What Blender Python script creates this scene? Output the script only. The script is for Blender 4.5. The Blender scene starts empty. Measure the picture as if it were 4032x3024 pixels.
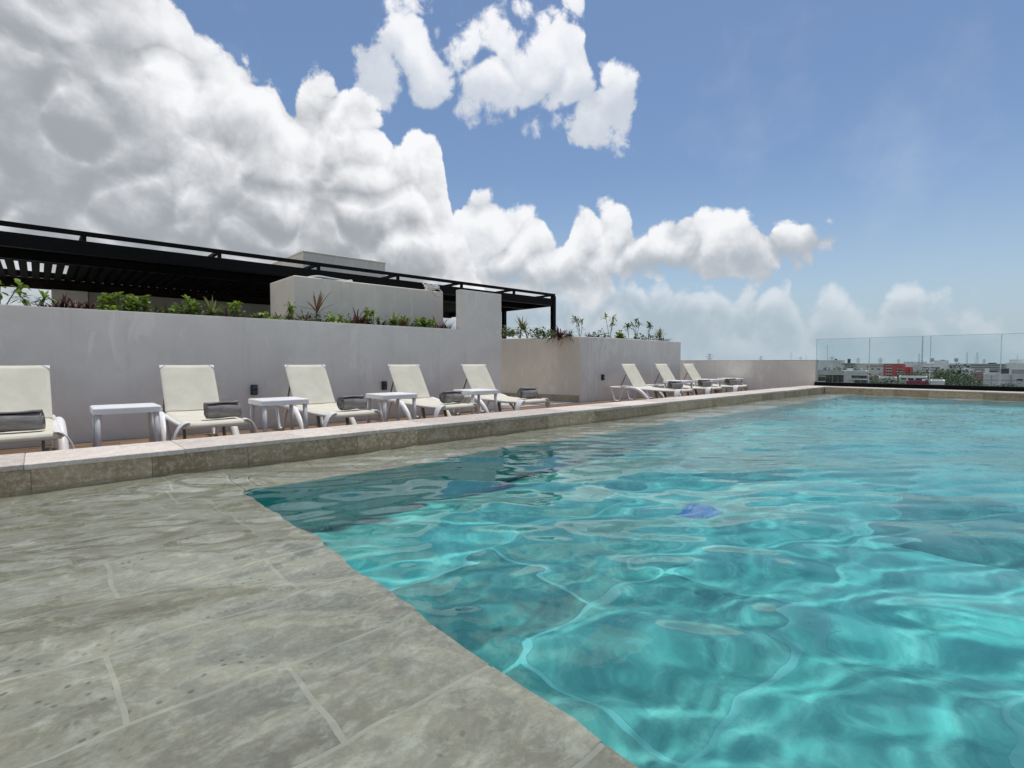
import bpy, bmesh, math, random
import numpy as np
from mathutils import Vector, Matrix
R = math.radians
random.seed(7)
rng = np.random.default_rng(7)
sc = bpy.context.scene
COL = sc.collection

# ------------------------------------------------------------------ camera
HEAD = 47.4                      # compass heading of the view, degrees from +x towards +y
EYE = 0.976                      # eye height over the deck
cam_d = bpy.data.cameras.new('camera')
cam_d.sensor_width = 36.0
cam_d.lens = 2028.0 / 4032.0 * 36.0
cam_d.clip_start = 0.02
cam_d.clip_end = 30000
cam = bpy.data.objects.new('camera', cam_d)
COL.objects.link(cam)
cam.location = (0, 0, EYE)
cam.rotation_euler = (R(90) - math.atan(84 / 2028), 0, R(HEAD - 90))
sc.camera = cam

# ------------------------------------------------------------------ sun, sky, exposure
SUN_EL, SUN_AZ = 79.0, 25.0      # azimuth measured from +x towards +y (behind the garden wall)
sun_d = bpy.data.lights.new('sun', 'SUN')
sun_d.energy = 2.5
sun_d.angle = R(4.0)
sun_d.color = (1.0, 0.955, 0.89)
sun = bpy.data.objects.new('sun', sun_d)
COL.objects.link(sun)
sd = Vector((math.cos(R(SUN_EL)) * math.cos(R(SUN_AZ)), math.cos(R(SUN_EL)) * math.sin(R(SUN_AZ)), math.sin(R(SUN_EL))))
sun.rotation_euler = sd.to_track_quat('Z', 'Y').to_euler()
sun.location = (0, 0, 40)
sun_d.cycles.is_caustics_light = True

sc.view_settings.view_transform = 'Standard'
sc.view_settings.look = 'None'
sc.view_settings.gamma = 1.0
sc.view_settings.exposure = 0.16
sc.view_settings.use_curve_mapping = False
cy = sc.cycles
cy.use_denoising = True
cy.use_adaptive_sampling = True
cy.adaptive_threshold = 0.015
cy.adaptive_min_samples = 16
cy.max_bounces = 10
cy.diffuse_bounces = 3
cy.glossy_bounces = 4
cy.transmission_bounces = 8
cy.transparent_max_bounces = 12
cy.sample_clamp_indirect = 6.0
cy.caustics_refractive = True
cy.caustics_reflective = False
cy.blur_glossy = 0.5


class NT:
    """small helper round a node tree"""
    def __init__(s, tree):
        s.t = tree
        tree.nodes.clear()

    def n(s, typ, ins=None, **props):
        nd = s.t.nodes.new(typ)
        for k, v in props.items():
            setattr(nd, k, v)
        for k, v in (ins or {}).items():
            sk = nd.inputs[k]
            if isinstance(v, bpy.types.NodeSocket):
                s.t.links.new(v, sk)
            else:
                sk.default_value = v
        return nd

    def math(s, op, a, b=None, c=None, clamp=False):
        ins = {0: a}
        if b is not None: ins[1] = b
        if c is not None: ins[2] = c
        return s.n('ShaderNodeMath', ins, operation=op, use_clamp=clamp).outputs[0]

    def mix(s, f, a, b, blend='MIX'):
        nd = s.n('ShaderNodeMix', None, data_type='RGBA', blend_type=blend)
        for k, v in ((0, f), (6, a), (7, b)):
            if isinstance(v, bpy.types.NodeSocket): s.t.links.new(v, nd.inputs[k])
            else: nd.inputs[k].default_value = v if k == 0 or len(v) == 4 else (*v, 1)
        return nd.outputs[2]

    def ramp(s, fac, a, b, lo=0.0, hi=1.0, smooth=True):
        nd = s.n('ShaderNodeMapRange', {0: fac, 1: a, 2: b, 3: lo, 4: hi}, interpolation_type='SMOOTHSTEP' if smooth else 'LINEAR')
        return nd.outputs[0]

    def noise(s, vec, scale, detail=4, rough=0.55, dist=0.0, out=0, **k):
        return s.n('ShaderNodeTexNoise', {'Vector': vec, 'Scale': scale, 'Detail': detail, 'Roughness': rough, 'Distortion': dist}, **k).outputs[out]

    def bump(s, h, strength, dist, normal=None):
        ins = {'Height': h, 'Strength': strength, 'Distance': dist}
        if normal is not None: ins['Normal'] = normal
        return s.n('ShaderNodeBump', ins).outputs[0]

# ------------------------------------------------------------------ sky: Nishita air with cumulus laid on it by direction
w = bpy.data.worlds.new('World')
sc.world = w
w.use_nodes = True
nt = NT(w.node_tree)
sky = nt.n('ShaderNodeTexSky', sky_type='NISHITA', sun_disc=False, sun_elevation=R(SUN_EL), sun_rotation=R(90 - SUN_AZ),
           air_density=1.0, dust_density=0.6, ozone_density=2.0, altitude=0)
SKY = 0.092
direc = nt.n('ShaderNodeTexCoord').outputs['Generated']
sep = nt.n('ShaderNodeSeparateXYZ', {0: direc})
az = nt.math('MULTIPLY', nt.math('ARCTAN2', sep.outputs[1], sep.outputs[0]), 180 / math.pi)
rel = nt.math('SUBTRACT', HEAD, az)
rel = nt.math('WRAP', rel, 180.0, -180.0)
fold = nt.math('SUBTRACT', nt.math('PINGPONG', nt.math('ADD', rel, 90.0), 180.0), 90.0)   # the cloud banks run on all the way round
ax01 = nt.math('MULTIPLY_ADD', fold, 1 / 180, 0.5)
el = nt.math('MULTIPLY', nt.math('ARCSINE', sep.outputs[2]), 180 / math.pi)

BIG_TOP = [(-90, 30), (-75, 40), (-58, 34), (-50, 41), (-43.6, 39), (-38, 36.5), (-34, 32), (-32.6, 30), (-31.7, 29.2), (-31, 27.6), (-29.1, 27.6), (-27.2, 28), (-25.6, 27.3), (-24, 26.4), (-22.8, 24.5), (-21.6, 26.6), (-20, 27.6), (-18.3, 27.1), (-16.8, 25.9), (-15.1, 25.1), (-13.7, 23.8), (-12.5, 21.6), (-11.3, 23.6), (-9.1, 23.7), (-7.8, 22.4), (-7.2, 20.8), (-7.1, 18.6), (-6.1, 15), (-4.9, 11.2), (-2.4, 7), (2, 0), (10, -8), (90, -8)]
MID_TOP = [(-90, 12), (-60, 16), (-40, 9), (-20, 6.9), (-15.3, 9), (-12.4, 11), (-9.4, 13), (-7.4, 14.3), (-5.9, 16.3), (-3.9, 18), (-2.2, 17.8), (-.7, 15.9), (1.7, 16.5), (4, 15.1), (5, 13.2), (6.8, 15.7), (9.8, 16.9), (12.3, 15.7), (14.3, 12.8), (15.8, 14.6), (18.4, 15.7), (21.1, 15.6), (23.7, 14.6), (25.4, 12.6), (27, 13.1), (28.6, 13.3), (31.3, 12.5), (33, 11.4), (33.8, 10.5), (34.6, 8.5), (37, 4), (45, 0), (54, 6), (60, 17), (66, 27), (74, 33), (82, 30), (90, 34)]  # unseen bank past the right view edge added tall to whiten light on walls
MID_BOT = [(-90, 4), (-20, 5), (-10.4, 6.4), (-5.4, 7), (4.8, 7.2), (9.3, 7.9), (14.7, 9), (19.4, 8.7), (22, 8.3), (23.8, 8.9), (29.8, 9.5), (33.2, 10), (34.6, 9.5), (37, 9), (45, 8), (56, 5), (90, 4)]
LOW_TOP = [(-90, 8), (-15, 10.5), (-10.4, 10.1), (-5.4, 10), (4.8, 9), (9.8, 9.4), (14.7, 8.8), (18.4, 8.9), (22, 8.2), (25, 7.6), (27.9, 7.9), (29.7, 5.6), (31.4, 7.2), (32.9, 6.3), (34.3, 4.6), (35.5, 5.6), (36.7, 7), (38.1, 6.8), (38.9, 5), (40, 5), (40.8, 4), (41.6, 5), (42.7, 4.8), (43.8, 3.8), (48, 3), (56, 6), (70, 7), (90, 5)]
ISO_TOP = [(-90, -5), (-24, 10), (-17.5, 27), (-16.3, 29.6), (-15.9, 30.6), (-15, 31.3), (-12.6, 32.4), (-11.2, 33.4), (-9.2, 32.8), (-7.3, 31.4), (-5.3, 32), (-2.8, 30.4), (-.8, 32.1), (1.2, 31.2), (3.7, 32.9), (6.4, 33.5), (7.8, 32.6), (8.3, 29), (8.9, 27.6), (10.6, 28), (12.3, 27.2), (13.2, 26.4), (15, 22), (30, 0), (90, -5)]
ISO_BOT = [(-90, 40), (-24, 34), (-17, 29.6), (-15.7, 28.4), (-14.8, 28), (-12.2, 27.6), (-11.2, 26), (-8.3, 26), (-4.8, 26), (-1.3, 25.3), (2.7, 24.6), (7.2, 24.6), (11.2, 24.4), (13.2, 25), (15, 27), (30, 36), (90, 40)]


def curve(pts):
    """elevation as a function of azimuth"""
    nd = nt.n('ShaderNodeFloatCurve', {'Value': ax01})
    c = nd.mapping.curves[0]
    P = [((a + 90) / 180, (e + 10) / 60) for a, e in pts]
    c.points[0].location = P[0]; c.points[1].location = P[-1]
    for p in P[1:-1]: c.points.new(*p)
    for p in c.points: p.handle_type = 'AUTO'
    nd.mapping.use_clip = False
    nd.mapping.extend = 'HORIZONTAL'
    nd.mapping.update()
    return nt.math('MULTIPLY_ADD', nd.outputs[0], 60.0, -10.0)


def lump(vec):
    """cauliflower relief in degrees: broad fractal noise plus rounded billows"""
    a = nt.noise(vec, 7.5, 8, 0.57)
    b = nt.n('ShaderNodeTexNoise', {'Vector': vec, 'Scale': 12.0, 'Detail': 4.5, 'Roughness': 0.55, 'Offset': 0.85, 'Gain': 1.2, 'Distortion': 0.25}, noise_type='RIDGED_MULTIFRACTAL', normalize=True).outputs[0]
    p = nt.math('MULTIPLY', nt.math('SUBTRACT', a, 0.5), 13.0)
    return nt.math('SUBTRACT', p, nt.math('MULTIPLY', nt.math('SUBTRACT', b, 0.5), 4.6)), a


shift = (sd * 0.017 + Vector((0, 0, 0.008)))
lv, la = lump(direc)
dir2 = nt.n('ShaderNodeVectorMath', {0: direc, 1: tuple(shift)}, operation='ADD').outputs[0]
lv2, la2 = lump(dir2)
relief = nt.math('SUBTRACT', lv, lv2)                      # > 0 where the lump faces the sun
fray = nt.math('MULTIPLY', nt.math('SUBTRACT', nt.noise(direc, 34.0, 6, 0.62, 0.4), 0.5), 5.0)   # ragged rims, degrees
soft = nt.noise(direc, 2.6, 3, 0.5)                        # broad light and dark inside a bank
soft2 = nt.noise(direc, 6.5, 5, 0.55)


def layer(below, top, bot, kt, kb, amp, crisp, lit, dark, d0, d1, fade=1.0, bias=0.0, rel_k=0.155, fr_k=0.55):
    dt = nt.math('MULTIPLY', nt.math('SUBTRACT', top, el), kt)
    d = dt if bot is None else nt.math('SMOOTH_MIN', dt, nt.math('MULTIPLY', nt.math('SUBTRACT', el, bot), kb), 1.5)
    dens = nt.math('MULTIPLY_ADD', lv, amp, d)
    dens = nt.math('MULTIPLY_ADD', fray, fr_k, dens)
    if bias: dens = nt.math('ADD', dens, bias)
    edge = nt.math('MULTIPLY_ADD', soft2, crisp * 1.1, crisp * 0.2)
    alpha = nt.n('ShaderNodeMapRange', {0: dens, 1: 0.0, 2: edge, 3: 0.0, 4: fade}, interpolation_type='SMOOTHSTEP').outputs[0]
    # shade: white rims and sunward lumps, grey hearts and bases
    deep = nt.ramp(nt.math('MULTIPLY_ADD', nt.math('SUBTRACT', soft, 0.5), (d1 - d0) * 1.9, nt.math('MULTIPLY_ADD', lv, amp * 0.45, d)), d0, d1)
    if bot is not None:
        low = nt.ramp(nt.math('MULTIPLY_ADD', lv, 0.25, nt.math('SUBTRACT', el, bot)), 6.0, 0.5)
        deep = nt.math('MAXIMUM', deep, nt.math('MULTIPLY', low, 0.9))
    k = nt.math('ADD', nt.math('SUBTRACT', 1.0, deep), nt.math('MULTIPLY', relief, rel_k))
    k = nt.math('MULTIPLY_ADD', nt.math('SUBTRACT', soft2, 0.5), 0.55, nt.math('MULTIPLY_ADD', fray, 0.11, k))
    k = nt.math('SMOOTH_MIN', nt.math('SMOOTH_MAX', nt.math('MULTIPLY_ADD', k, 0.86, 0.02), 0.0, 0.5), 1.03, 0.35)
    col = nt.mix(k, dark, lit)
    return nt.mix(alpha, below, col)


base = nt.n('ShaderNodeVectorMath', {0: sky.outputs[0], 1: (SKY * 1.02, SKY * 1.06, SKY * 1.10)}, operation='MULTIPLY').outputs[0]
# moist white air towards the horizon
hz = nt.ramp(el, 20.0, -2.0)
base = nt.mix(nt.math('MULTIPLY', hz, 0.75), base, (0.40, 0.50, 0.58))
thin = nt.math('MULTIPLY', nt.ramp(nt.math('MULTIPLY_ADD', soft2, 0.5, nt.math('MULTIPLY', soft, 0.5)), 0.52, 0.75), 0.25)
base = nt.mix(thin, base, (0.62, 0.66, 0.72))
FRONT_TOP = [(-90, 14), (-60, 11), (-44, 12.5), (-39, 11), (-36, 9.5), (-33, 8.5), (-28, 6), (-22, 7), (-17, 10), (-14, 9.5), (-11, 8), (-8, 6.5), (-4, 7), (2, 5), (9, 6.5), (15, 4.5), (22, 5.5), (30, 3.0), (40, 2.2), (50, 5), (70, 8), (90, 6)]
c = layer(base, curve(LOW_TOP), None, 1.0, 1.0, 0.45, 2.2, (0.72, 0.75, 0.79), (0.36, 0.43, 0.49), 0.3, 4.5, 0.75)
c = layer(c, curve(MID_TOP), curve(MID_BOT), 1.0, 0.8, 0.42, 1.3, (0.83, 0.84, 0.86), (0.38, 0.42, 0.47), 1.5, 8.0, 1.0, 0.5)
c = layer(c, curve(ISO_TOP), curve(ISO_BOT), 0.8, 0.8, 0.75, 2.6, (0.83, 0.84, 0.87), (0.50, 0.55, 0.63), 2.0, 10.0, 1.0, 1.2, 0.12, 1.0)
c = layer(c, curve(BIG_TOP), None, 1.0, 1.0, 0.45, 1.2, (0.85, 0.855, 0.875), (0.32, 0.345, 0.375), 2.5, 16.5)
c = layer(c, curve(FRONT_TOP), None, 1.0, 1.0, 0.6, 6.0, (0.70, 0.72, 0.75), (0.44, 0.49, 0.53), 1.0, 9.0, 0.8)
c = nt.mix(nt.math('MULTIPLY', nt.ramp(el, 8.5, -0.5), 0.8), c, (0.36, 0.455, 0.52))        # haze over the lowest clouds
bg = nt.n('ShaderNodeBackground', {'Color': c, 'Strength': 1.0})
nt.n('ShaderNodeOutputWorld', {'Surface': bg.outputs[0]})
w.cycles.sampling_method = 'MANUAL'
w.cycles.sample_map_resolution = 512
# ------------------------------------------------------------------ mesh helpers
class MB:
    """collects boxes, tubes and sheets, then links them as ONE mesh object"""
    def __init__(s):
        s.v = []; s.f = []; s.sm = []

    def add(s, v, f, smooth=False):
        o = len(s.v)
        s.v += [tuple(p) for p in v]
        s.f += [tuple(i + o for i in q) for q in f]
        s.sm += [smooth] * len(f)
        return s

    def box(s, x0, x1, y0, y1, z0, z1, ch=0.0, m=None):
        """box, chamfered along all its edges when ch > 0"""
        c = ((x0 + x1) / 2, (y0 + y1) / 2, (z0 + z1) / 2)
        h = ((x1 - x0) / 2, (y1 - y0) / 2, (z1 - z0) / 2)
        if ch <= 0:
            v = [(c[0] + sx * h[0], c[1] + sy * h[1], c[2] + sz * h[2]) for sz in (-1, 1) for sy in (-1, 1) for sx in (-1, 1)]
            f = [(0, 2, 3, 1), (4, 5, 7, 6), (0, 1, 5, 4), (2, 6, 7, 3), (0, 4, 6, 2), (1, 3, 7, 5)]
        else:
            v, idx = [], {}
            for sx in (-1, 1):
                for sy in (-1, 1):
                    for sz in (-1, 1):
                        for a in range(3):
                            p = [sx * h[0], sy * h[1], sz * h[2]]
                            for b in range(3):
                                if b != a: p[b] -= math.copysign(ch, p[b])
                            idx[(sx, sy, sz, a)] = len(v)
                            v.append((c[0] + p[0], c[1] + p[1], c[2] + p[2]))
            f = []
            for a in range(3):
                b, d = (a + 1) % 3, (a + 2) % 3
                for sa in (-1, 1):
                    q = []
                    for sb, sd_ in ((-1, -1), (1, -1), (1, 1), (-1, 1)):
                        k = [0, 0, 0]; k[a] = sa; k[b] = sb; k[d] = sd_
                        q.append(idx[(*k, a)])
                    f.append(tuple(q if sa > 0 else q[::-1]))
                for sb in (-1, 1):
                    for sd_ in (-1, 1):
                        k0 = [0, 0, 0]; k0[b] = sb; k0[d] = sd_
                        k1 = list(k0); k0[a] = -1; k1[a] = 1
                        q = [idx[(*k0, b)], idx[(*k1, b)], idx[(*k1, d)], idx[(*k0, d)]]
                        f.append(tuple(q if sb * sd_ < 0 else q[::-1]))
            for sx in (-1, 1):
                for sy in (-1, 1):
                    for sz in (-1, 1):
                        q = [idx[(sx, sy, sz, a)] for a in range(3)]
                        f.append(tuple(q if sx * sy * sz > 0 else q[::-1]))
        if m is not None: v = [tuple(m @ Vector(p)) for p in v]
        return s.add(v, f)

    def tube(s, pts, rad, n=10, flat=1.0, smooth=True, up=(0, 0, 1)):
        """round (or flattened) tube along a polyline; rad is one number or one per point"""
        pts = [Vector(p) for p in pts]
        v, f = [], []
        for i, p in enumerate(pts):
            t = (pts[min(i + 1, len(pts) - 1)] - pts[max(i - 1, 0)]).normalized()
            u = Vector(up)
            if abs(t.dot(u)) > 0.97: u = Vector((1, 0, 0))
            a = t.cross(u).normalized(); b = a.cross(t).normalized()
            r = rad[i] if isinstance(rad, (list, tuple)) else rad
            for k in range(n):
                w = 2 * math.pi * k / n
                v.append(p + a * (r * math.cos(w)) + b * (r * flat * math.sin(w)))
        for i in range(len(pts) - 1):
            for k in range(n):
                f.append((i * n + k, i * n + (k + 1) % n, (i + 1) * n + (k + 1) % n, (i + 1) * n + k))
        f.append(tuple(range(n))[::-1]); f.append(tuple(range((len(pts) - 1) * n, len(pts) * n)))
        return s.add(v, f, smooth)

    def loft(s, rings, close=True, caps=True, smooth=True):
        n = len(rings[0]); v = [p for r in rings for p in r]; f = []
        for i in range(len(rings) - 1):
            for k in range(n if close else n - 1):
                f.append((i * n + k, i * n + (k + 1) % n, (i + 1) * n + (k + 1) % n, (i + 1) * n + k))
        if caps and close:
            f.append(tuple(range(n))[::-1]); f.append(tuple(range((len(rings) - 1) * n, len(rings) * n)))
        return s.add(v, f, smooth)

    def mesh(s, name):
        me = bpy.data.meshes.new(name)
        me.from_pydata(s.v, [], s.f)
        me.polygons.foreach_set('use_smooth', s.sm)
        me.update()
        return me

    def build(s, name, mat, parent=None, **k):
        return obj(name, s.mesh(name), mat, parent, **k)


def obj(name, me, mat, parent=None, loc=None, rz=0.0):
    o = bpy.data.objects.new(name, me)
    if me is not None and mat is not None and not me.materials: me.materials.append(mat)
    COL.objects.link(o)
    if parent is not None: o.parent = parent
    if loc is not None: o.location = loc
    if rz: o.rotation_euler = (0, 0, rz)
    return o


def empty(name, loc=(0, 0, 0), rz=0.0):
    o = obj(name, None, None, None, loc, rz)
    o.empty_display_size = 0.2
    return o


def tag(o, label=None, cat=None, group=None, kind=None):
    if label: o['label'] = label
    if cat: o['category'] = cat
    if group: o['group'] = group
    if kind: o['kind'] = kind
    return o


def copy_tree(o, parent=None):
    c = o.copy()
    COL.objects.link(c)
    c.parent = parent
    for ch in list(o.children): copy_tree(ch, c)
    return c


# ------------------------------------------------------------------ materials
def material(name):
    m = bpy.data.materials.new(name); m.use_nodes = True
    return m, NT(m.node_tree)


def finish(nt, color, rough=0.6, normal=None, spec=0.5, metal=0.0, **k):
    ins = {'Base Color': color if isinstance(color, bpy.types.NodeSocket) else (*color, 1), 'Roughness': rough, 'Metallic': metal, 'Specular IOR Level': spec}
    if normal is not None: ins['Normal'] = normal
    ins.update(k)
    b = nt.n('ShaderNodeBsdfPrincipled', ins)
    nt.n('ShaderNodeOutputMaterial', {'Surface': b.outputs[0]})
    return b


def plain(name, color, rough=0.5, var=0.12, scale=9.0, bump=0.0, metal=0.0, spec=0.5, objvar=0.0):
    """one paint or plastic: a base colour with fine uneven wear"""
    m, nt = material(name)
    co = nt.n('ShaderNodeTexCoord').outputs['Object']
    n = nt.noise(co, scale, 5, 0.6)
    c = nt.mix(nt.ramp(n, 0.3, 0.7), [max(0, q * (1 - var)) for q in color], [min(1, q * (1 + var)) for q in color])
    if objvar:
        rnd = nt.n('ShaderNodeObjectInfo').outputs['Random']
        c = nt.n('ShaderNodeHueSaturation', {'Value': nt.math('MULTIPLY_ADD', rnd, 2 * objvar, 1 - objvar), 'Color': c}).outputs[0]
    nrm = nt.bump(nt.noise(co, scale * 9, 3), bump, 0.01) if bump else None
    finish(nt, c, nt.math('MULTIPLY_ADD', n, 0.2, rough - 0.1), nrm, spec, metal)
    return m


def stone(name, dark, mid, light, scale=7.0, pit=0.5, rough=0.55, objvar=0.16, ripple_streak=None):
    """travertine: cloudy bands, small pits and a tone of its own for every piece"""
    m, nt = material(name)
    tc = nt.n('ShaderNodeTexCoord').outputs['Object']
    rnd = nt.n('ShaderNodeObjectInfo').outputs['Random']
    off = nt.n('ShaderNodeVectorMath', {0: tc, 1: nt.n('ShaderNodeCombineXYZ', {0: nt.math('MULTIPLY', rnd, 37.0), 1: nt.math('MULTIPLY', rnd, 91.0), 2: rnd}).outputs[0]}, operation='ADD').outputs[0]
    plain_off = off
    if ripple_streak: off = nt.n('ShaderNodeMapping', {'Vector': off, 'Scale': ripple_streak, 'Rotation': (0, 0, 0.22)}).outputs[0]  # stretched noise paints streaks of rippled light into the tile colour
    big = nt.noise(off, scale * 0.35, 6, 0.6, 0.8)
    fine = nt.noise(off, scale * 3.5, 7, 0.68, 0.4)
    c = nt.mix(nt.ramp(big, 0.32, 0.68), dark, mid)
    c = nt.mix(nt.ramp(fine, 0.42, 0.72), c, light)
    off = plain_off
    pits = nt.n('ShaderNodeTexVoronoi', {'Vector': off, 'Scale': scale * 6.5, 'Randomness': 1.0}).outputs['Distance']
    where = nt.ramp(nt.noise(off, scale * 0.6, 3), 0.48, 0.66)
    pf = nt.math('MULTIPLY', nt.ramp(pits, 0.30, 0.10), where)
    c = nt.mix(nt.math('MULTIPLY', pf, pit), c, [q * 0.38 for q in dark])
    grain = nt.noise(plain_off, scale * 14, 4, 0.7)
    c = nt.n('ShaderNodeHueSaturation', {'Value': nt.math('ADD', nt.math('MULTIPLY_ADD', rnd, 2 * objvar, 0.66 - objvar), nt.math('MULTIPLY', grain, 0.68)), 'Color': c}).outputs[0]
    h = nt.math('SUBTRACT', fine, nt.math('MULTIPLY', pf, 0.8))
    finish(nt, c, nt.math('MULTIPLY_ADD', fine, 0.25, rough - 0.12), nt.bump(h, 0.35, 0.008), 0.4)
    return m


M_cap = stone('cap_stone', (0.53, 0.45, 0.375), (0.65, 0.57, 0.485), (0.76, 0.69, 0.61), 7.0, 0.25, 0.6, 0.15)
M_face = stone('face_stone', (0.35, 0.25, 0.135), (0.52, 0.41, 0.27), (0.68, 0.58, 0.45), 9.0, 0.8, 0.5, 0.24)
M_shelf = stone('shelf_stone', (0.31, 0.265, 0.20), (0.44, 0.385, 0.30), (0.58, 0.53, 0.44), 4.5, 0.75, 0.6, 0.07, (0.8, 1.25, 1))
M_grout = plain('pale_grout', (0.53, 0.48, 0.39), 0.8, 0.08, 14)
M_deep = stone('pool_tile', (0.042, 0.32, 0.325), (0.072, 0.43, 0.43), (0.135, 0.53, 0.52), 1.6, 0.3, 0.5, 0.30)
M_riser = stone('riser_tile', (0.12, 0.46, 0.45), (0.18, 0.58, 0.56), (0.26, 0.66, 0.63), 1.6, 0.3, 0.5, 0.0)
M_dgrout = plain('pool_grout', (0.14, 0.52, 0.54), 0.8, 0.08, 10)

# ------------------------------------------------------------------ the pool
WZ, CZ, SZ, FZ = 0.226, 0.374, 0.026, -1.12      # water, coping top, shelf top, deep floor
PX0, PX1, PY0, PY1 = -3.4, 14.5, -5.6, 4.2       # inner faces of the basin
SX, LY, LX = 0.93, 3.48, 13.8                    # edge of the shelf, inner edges of the ledges
CW = 0.52


def tiles(parent, name, mat, grid, z, th, gap, ch, receiver=True):
    """separate slabs; slabs of one size share a mesh"""
    cache = {}
    for (x0, x1, y0, y1) in grid:
        key = (round(x1 - x0, 3), round(y1 - y0, 3))
        if key not in cache:
            a, b = key[0] / 2 - gap / 2, key[1] / 2 - gap / 2
            cache[key] = MB().box(-a, a, -b, b, -th, 0, ch).mesh(name)
        o = obj(name, cache[key], mat, parent, ((x0 + x1) / 2, (y0 + y1) / 2, z + random.uniform(-0.0003, 0.0003)))
        if receiver: o.cycles.is_caustics_receiver = True


def rows(x0, x1, y0, y1, rw, lens, along='x'):
    out = []
    a0, a1, b0, b1 = (x0, x1, y0, y1) if along == 'x' else (y0, y1, x0, x1)
    nb = max(1, round((b1 - b0) / rw)); st = (b1 - b0) / nb
    for j in range(nb):
        a = a0 - (random.uniform(0, lens[0]) if nb > 1 else 0)
        while a < a1 - 1e-4:
            e = a + random.choice(lens)
            if a1 - e < 0.18: e = a1
            s_, e_ = max(a, a0), min(e, a1)
            if e_ - s_ > 0.04:
                s_, e_ = round(s_, 3), round(e_, 3)
                q = (s_, e_, b0 + j * st, b0 + (j + 1) * st)
                out.append(q if along == 'x' else (q[2], q[3], q[0], q[1]))
            a = e
    return out


shelf = MB().box(PX0 - .3, SX - .012, PY0 - .3, PY1 + .3, FZ - .3, SZ - 0.0008).build('pool_shelf', M_grout)
tag(shelf, 'pale stone tanning shelf under shallow water', None, None, 'structure')
shelf.cycles.is_caustics_receiver = True
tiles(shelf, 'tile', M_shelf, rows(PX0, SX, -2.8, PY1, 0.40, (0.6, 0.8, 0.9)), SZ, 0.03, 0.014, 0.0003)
ledge = MB().box(SX - .01, PX1 + .3, LY + .012, PY1 + .3, FZ - .29, SZ - 0.012).box(LX + .012, PX1 + .31, PY0 - .29, LY + .01, FZ - .28, SZ - 0.0125).build('pool_ledge', M_grout)
tag(ledge, None, None, None, 'structure')
ledge.cycles.is_caustics_receiver = True
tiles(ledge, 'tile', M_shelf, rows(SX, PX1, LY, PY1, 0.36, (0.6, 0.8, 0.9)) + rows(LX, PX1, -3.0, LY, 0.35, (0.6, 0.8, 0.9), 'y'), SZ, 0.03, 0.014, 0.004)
floor = MB().box(SX - .02, LX + .1, PY0 - .28, LY + .1, FZ - .27, FZ - 0.0012).build('pool_floor', M_dgrout)
tag(floor, None, None, None, 'structure')
floor.cycles.is_caustics_receiver = True
tiles(floor, 'tile', M_deep, rows(SX, LX, -3.4, LY, 0.86, (1.2,)), FZ, 0.03, 0.030, 0.0005)
riser = MB().box(SX - .012, SX + .004, PY0, LY, FZ, SZ - .03).box(SX + .004, LX, LY - .004, LY + .012, FZ, SZ - .03).box(LX - .004, LX + .012, PY0, LY - .004, FZ, SZ - .03).build('pool_riser', M_riser)
tag(riser, None, None, None, 'structure')
riser.cycles.is_caustics_receiver = True


# ------------------------------------------------------------------ water: a closed body with a rippled top
def graded(a, b, c, lo, hi, g):
    """grid lines from a to b, finest near c"""
    out = [c]
    while out[-1] < b: out.append(out[-1] + min(hi, lo + g * abs(out[-1] - c)))
    neg = [c]
    while neg[-1] > a: neg.append(neg[-1] - min(hi * 1.6, lo + 2 * g * abs(neg[-1] - c)))
    q = np.array(sorted(set(neg[1:] + out)))
    q[0], q[-1] = a, b
    return q


def waves(X, Y):
    Z = np.zeros_like(X)
    r = np.random.default_rng(21)
    for lam, amp, cnt in ((1.6, 0.0042, 5), (0.8, 0.0028, 7), (0.42, 0.0014, 9), (0.22, 0.0009, 10), (0.13, 0.00036, 10), (0.085, 0.00011, 9)):
        near = 1.0 if lam > 0.2 else np.clip(1.25 - np.hypot(X, Y) / (38 * lam), 0, 1)
        for _ in range(cnt):
            l = lam * r.uniform(0.75, 1.3)
            an = r.normal(R(62), R(42))
            k = 2 * math.pi / l
            ph = k * (X * math.cos(an) + Y * math.sin(an)) + r.uniform(0, 6.28)
            wob = 0.6 * np.sin((X * math.sin(an) - Y * math.cos(an)) * k * 0.31 + r.uniform(0, 6.28))
            env = 0.65 + 0.35 * np.sin(X * r.uniform(.4, 1.1) + Y * r.uniform(.4, 1.1) + r.uniform(0, 6.28))
            Z += near * amp * l / lam * env * np.sin(ph + wob)
    return Z


gx = graded(PX0 - .02, PX1 + .02, 0.5, 0.019, 0.07, 0.0055)
gy = graded(PY0 - .02, PY1 + .02, 0.9, 0.019, 0.07, 0.0075)
GX, GY = np.meshgrid(gx, gy)
GZ = WZ + waves(GX, GY)
nx, ny = len(gx), len(gy)
vs = np.stack([GX, GY, GZ], -1).reshape(-1, 3)
ii = np.arange(nx * ny).reshape(ny, nx)
quads = np.stack([ii[:-1, :-1], ii[:-1, 1:], ii[1:, 1:], ii[1:, :-1]], -1).reshape(-1, 4)
rim = list(ii[0, :]) + list(ii[1:, -1]) + list(ii[-1, -2::-1]) + list(ii[-2:0:-1, 0])
base = len(vs)
low = vs[rim].copy(); low[:, 2] = FZ - 0.2
vs = np.concatenate([vs, low])
nr = len(rim)
faces = [tuple(q) for q in quads.tolist()]
faces += [(rim[(i + 1) % nr], rim[i], base + i, base + (i + 1) % nr) for i in range(nr)]
faces.append(tuple(base + i for i in range(nr))[::-1])
me = bpy.data.meshes.new('pool_water')
me.from_pydata(vs.tolist(), [], faces)
me.polygons.foreach_set('use_smooth', [True] * len(quads) + [False] * (nr + 1))
me.update()
m, nt = material('water')
co = nt.n('ShaderNodeNewGeometry').outputs['Position']
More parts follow.
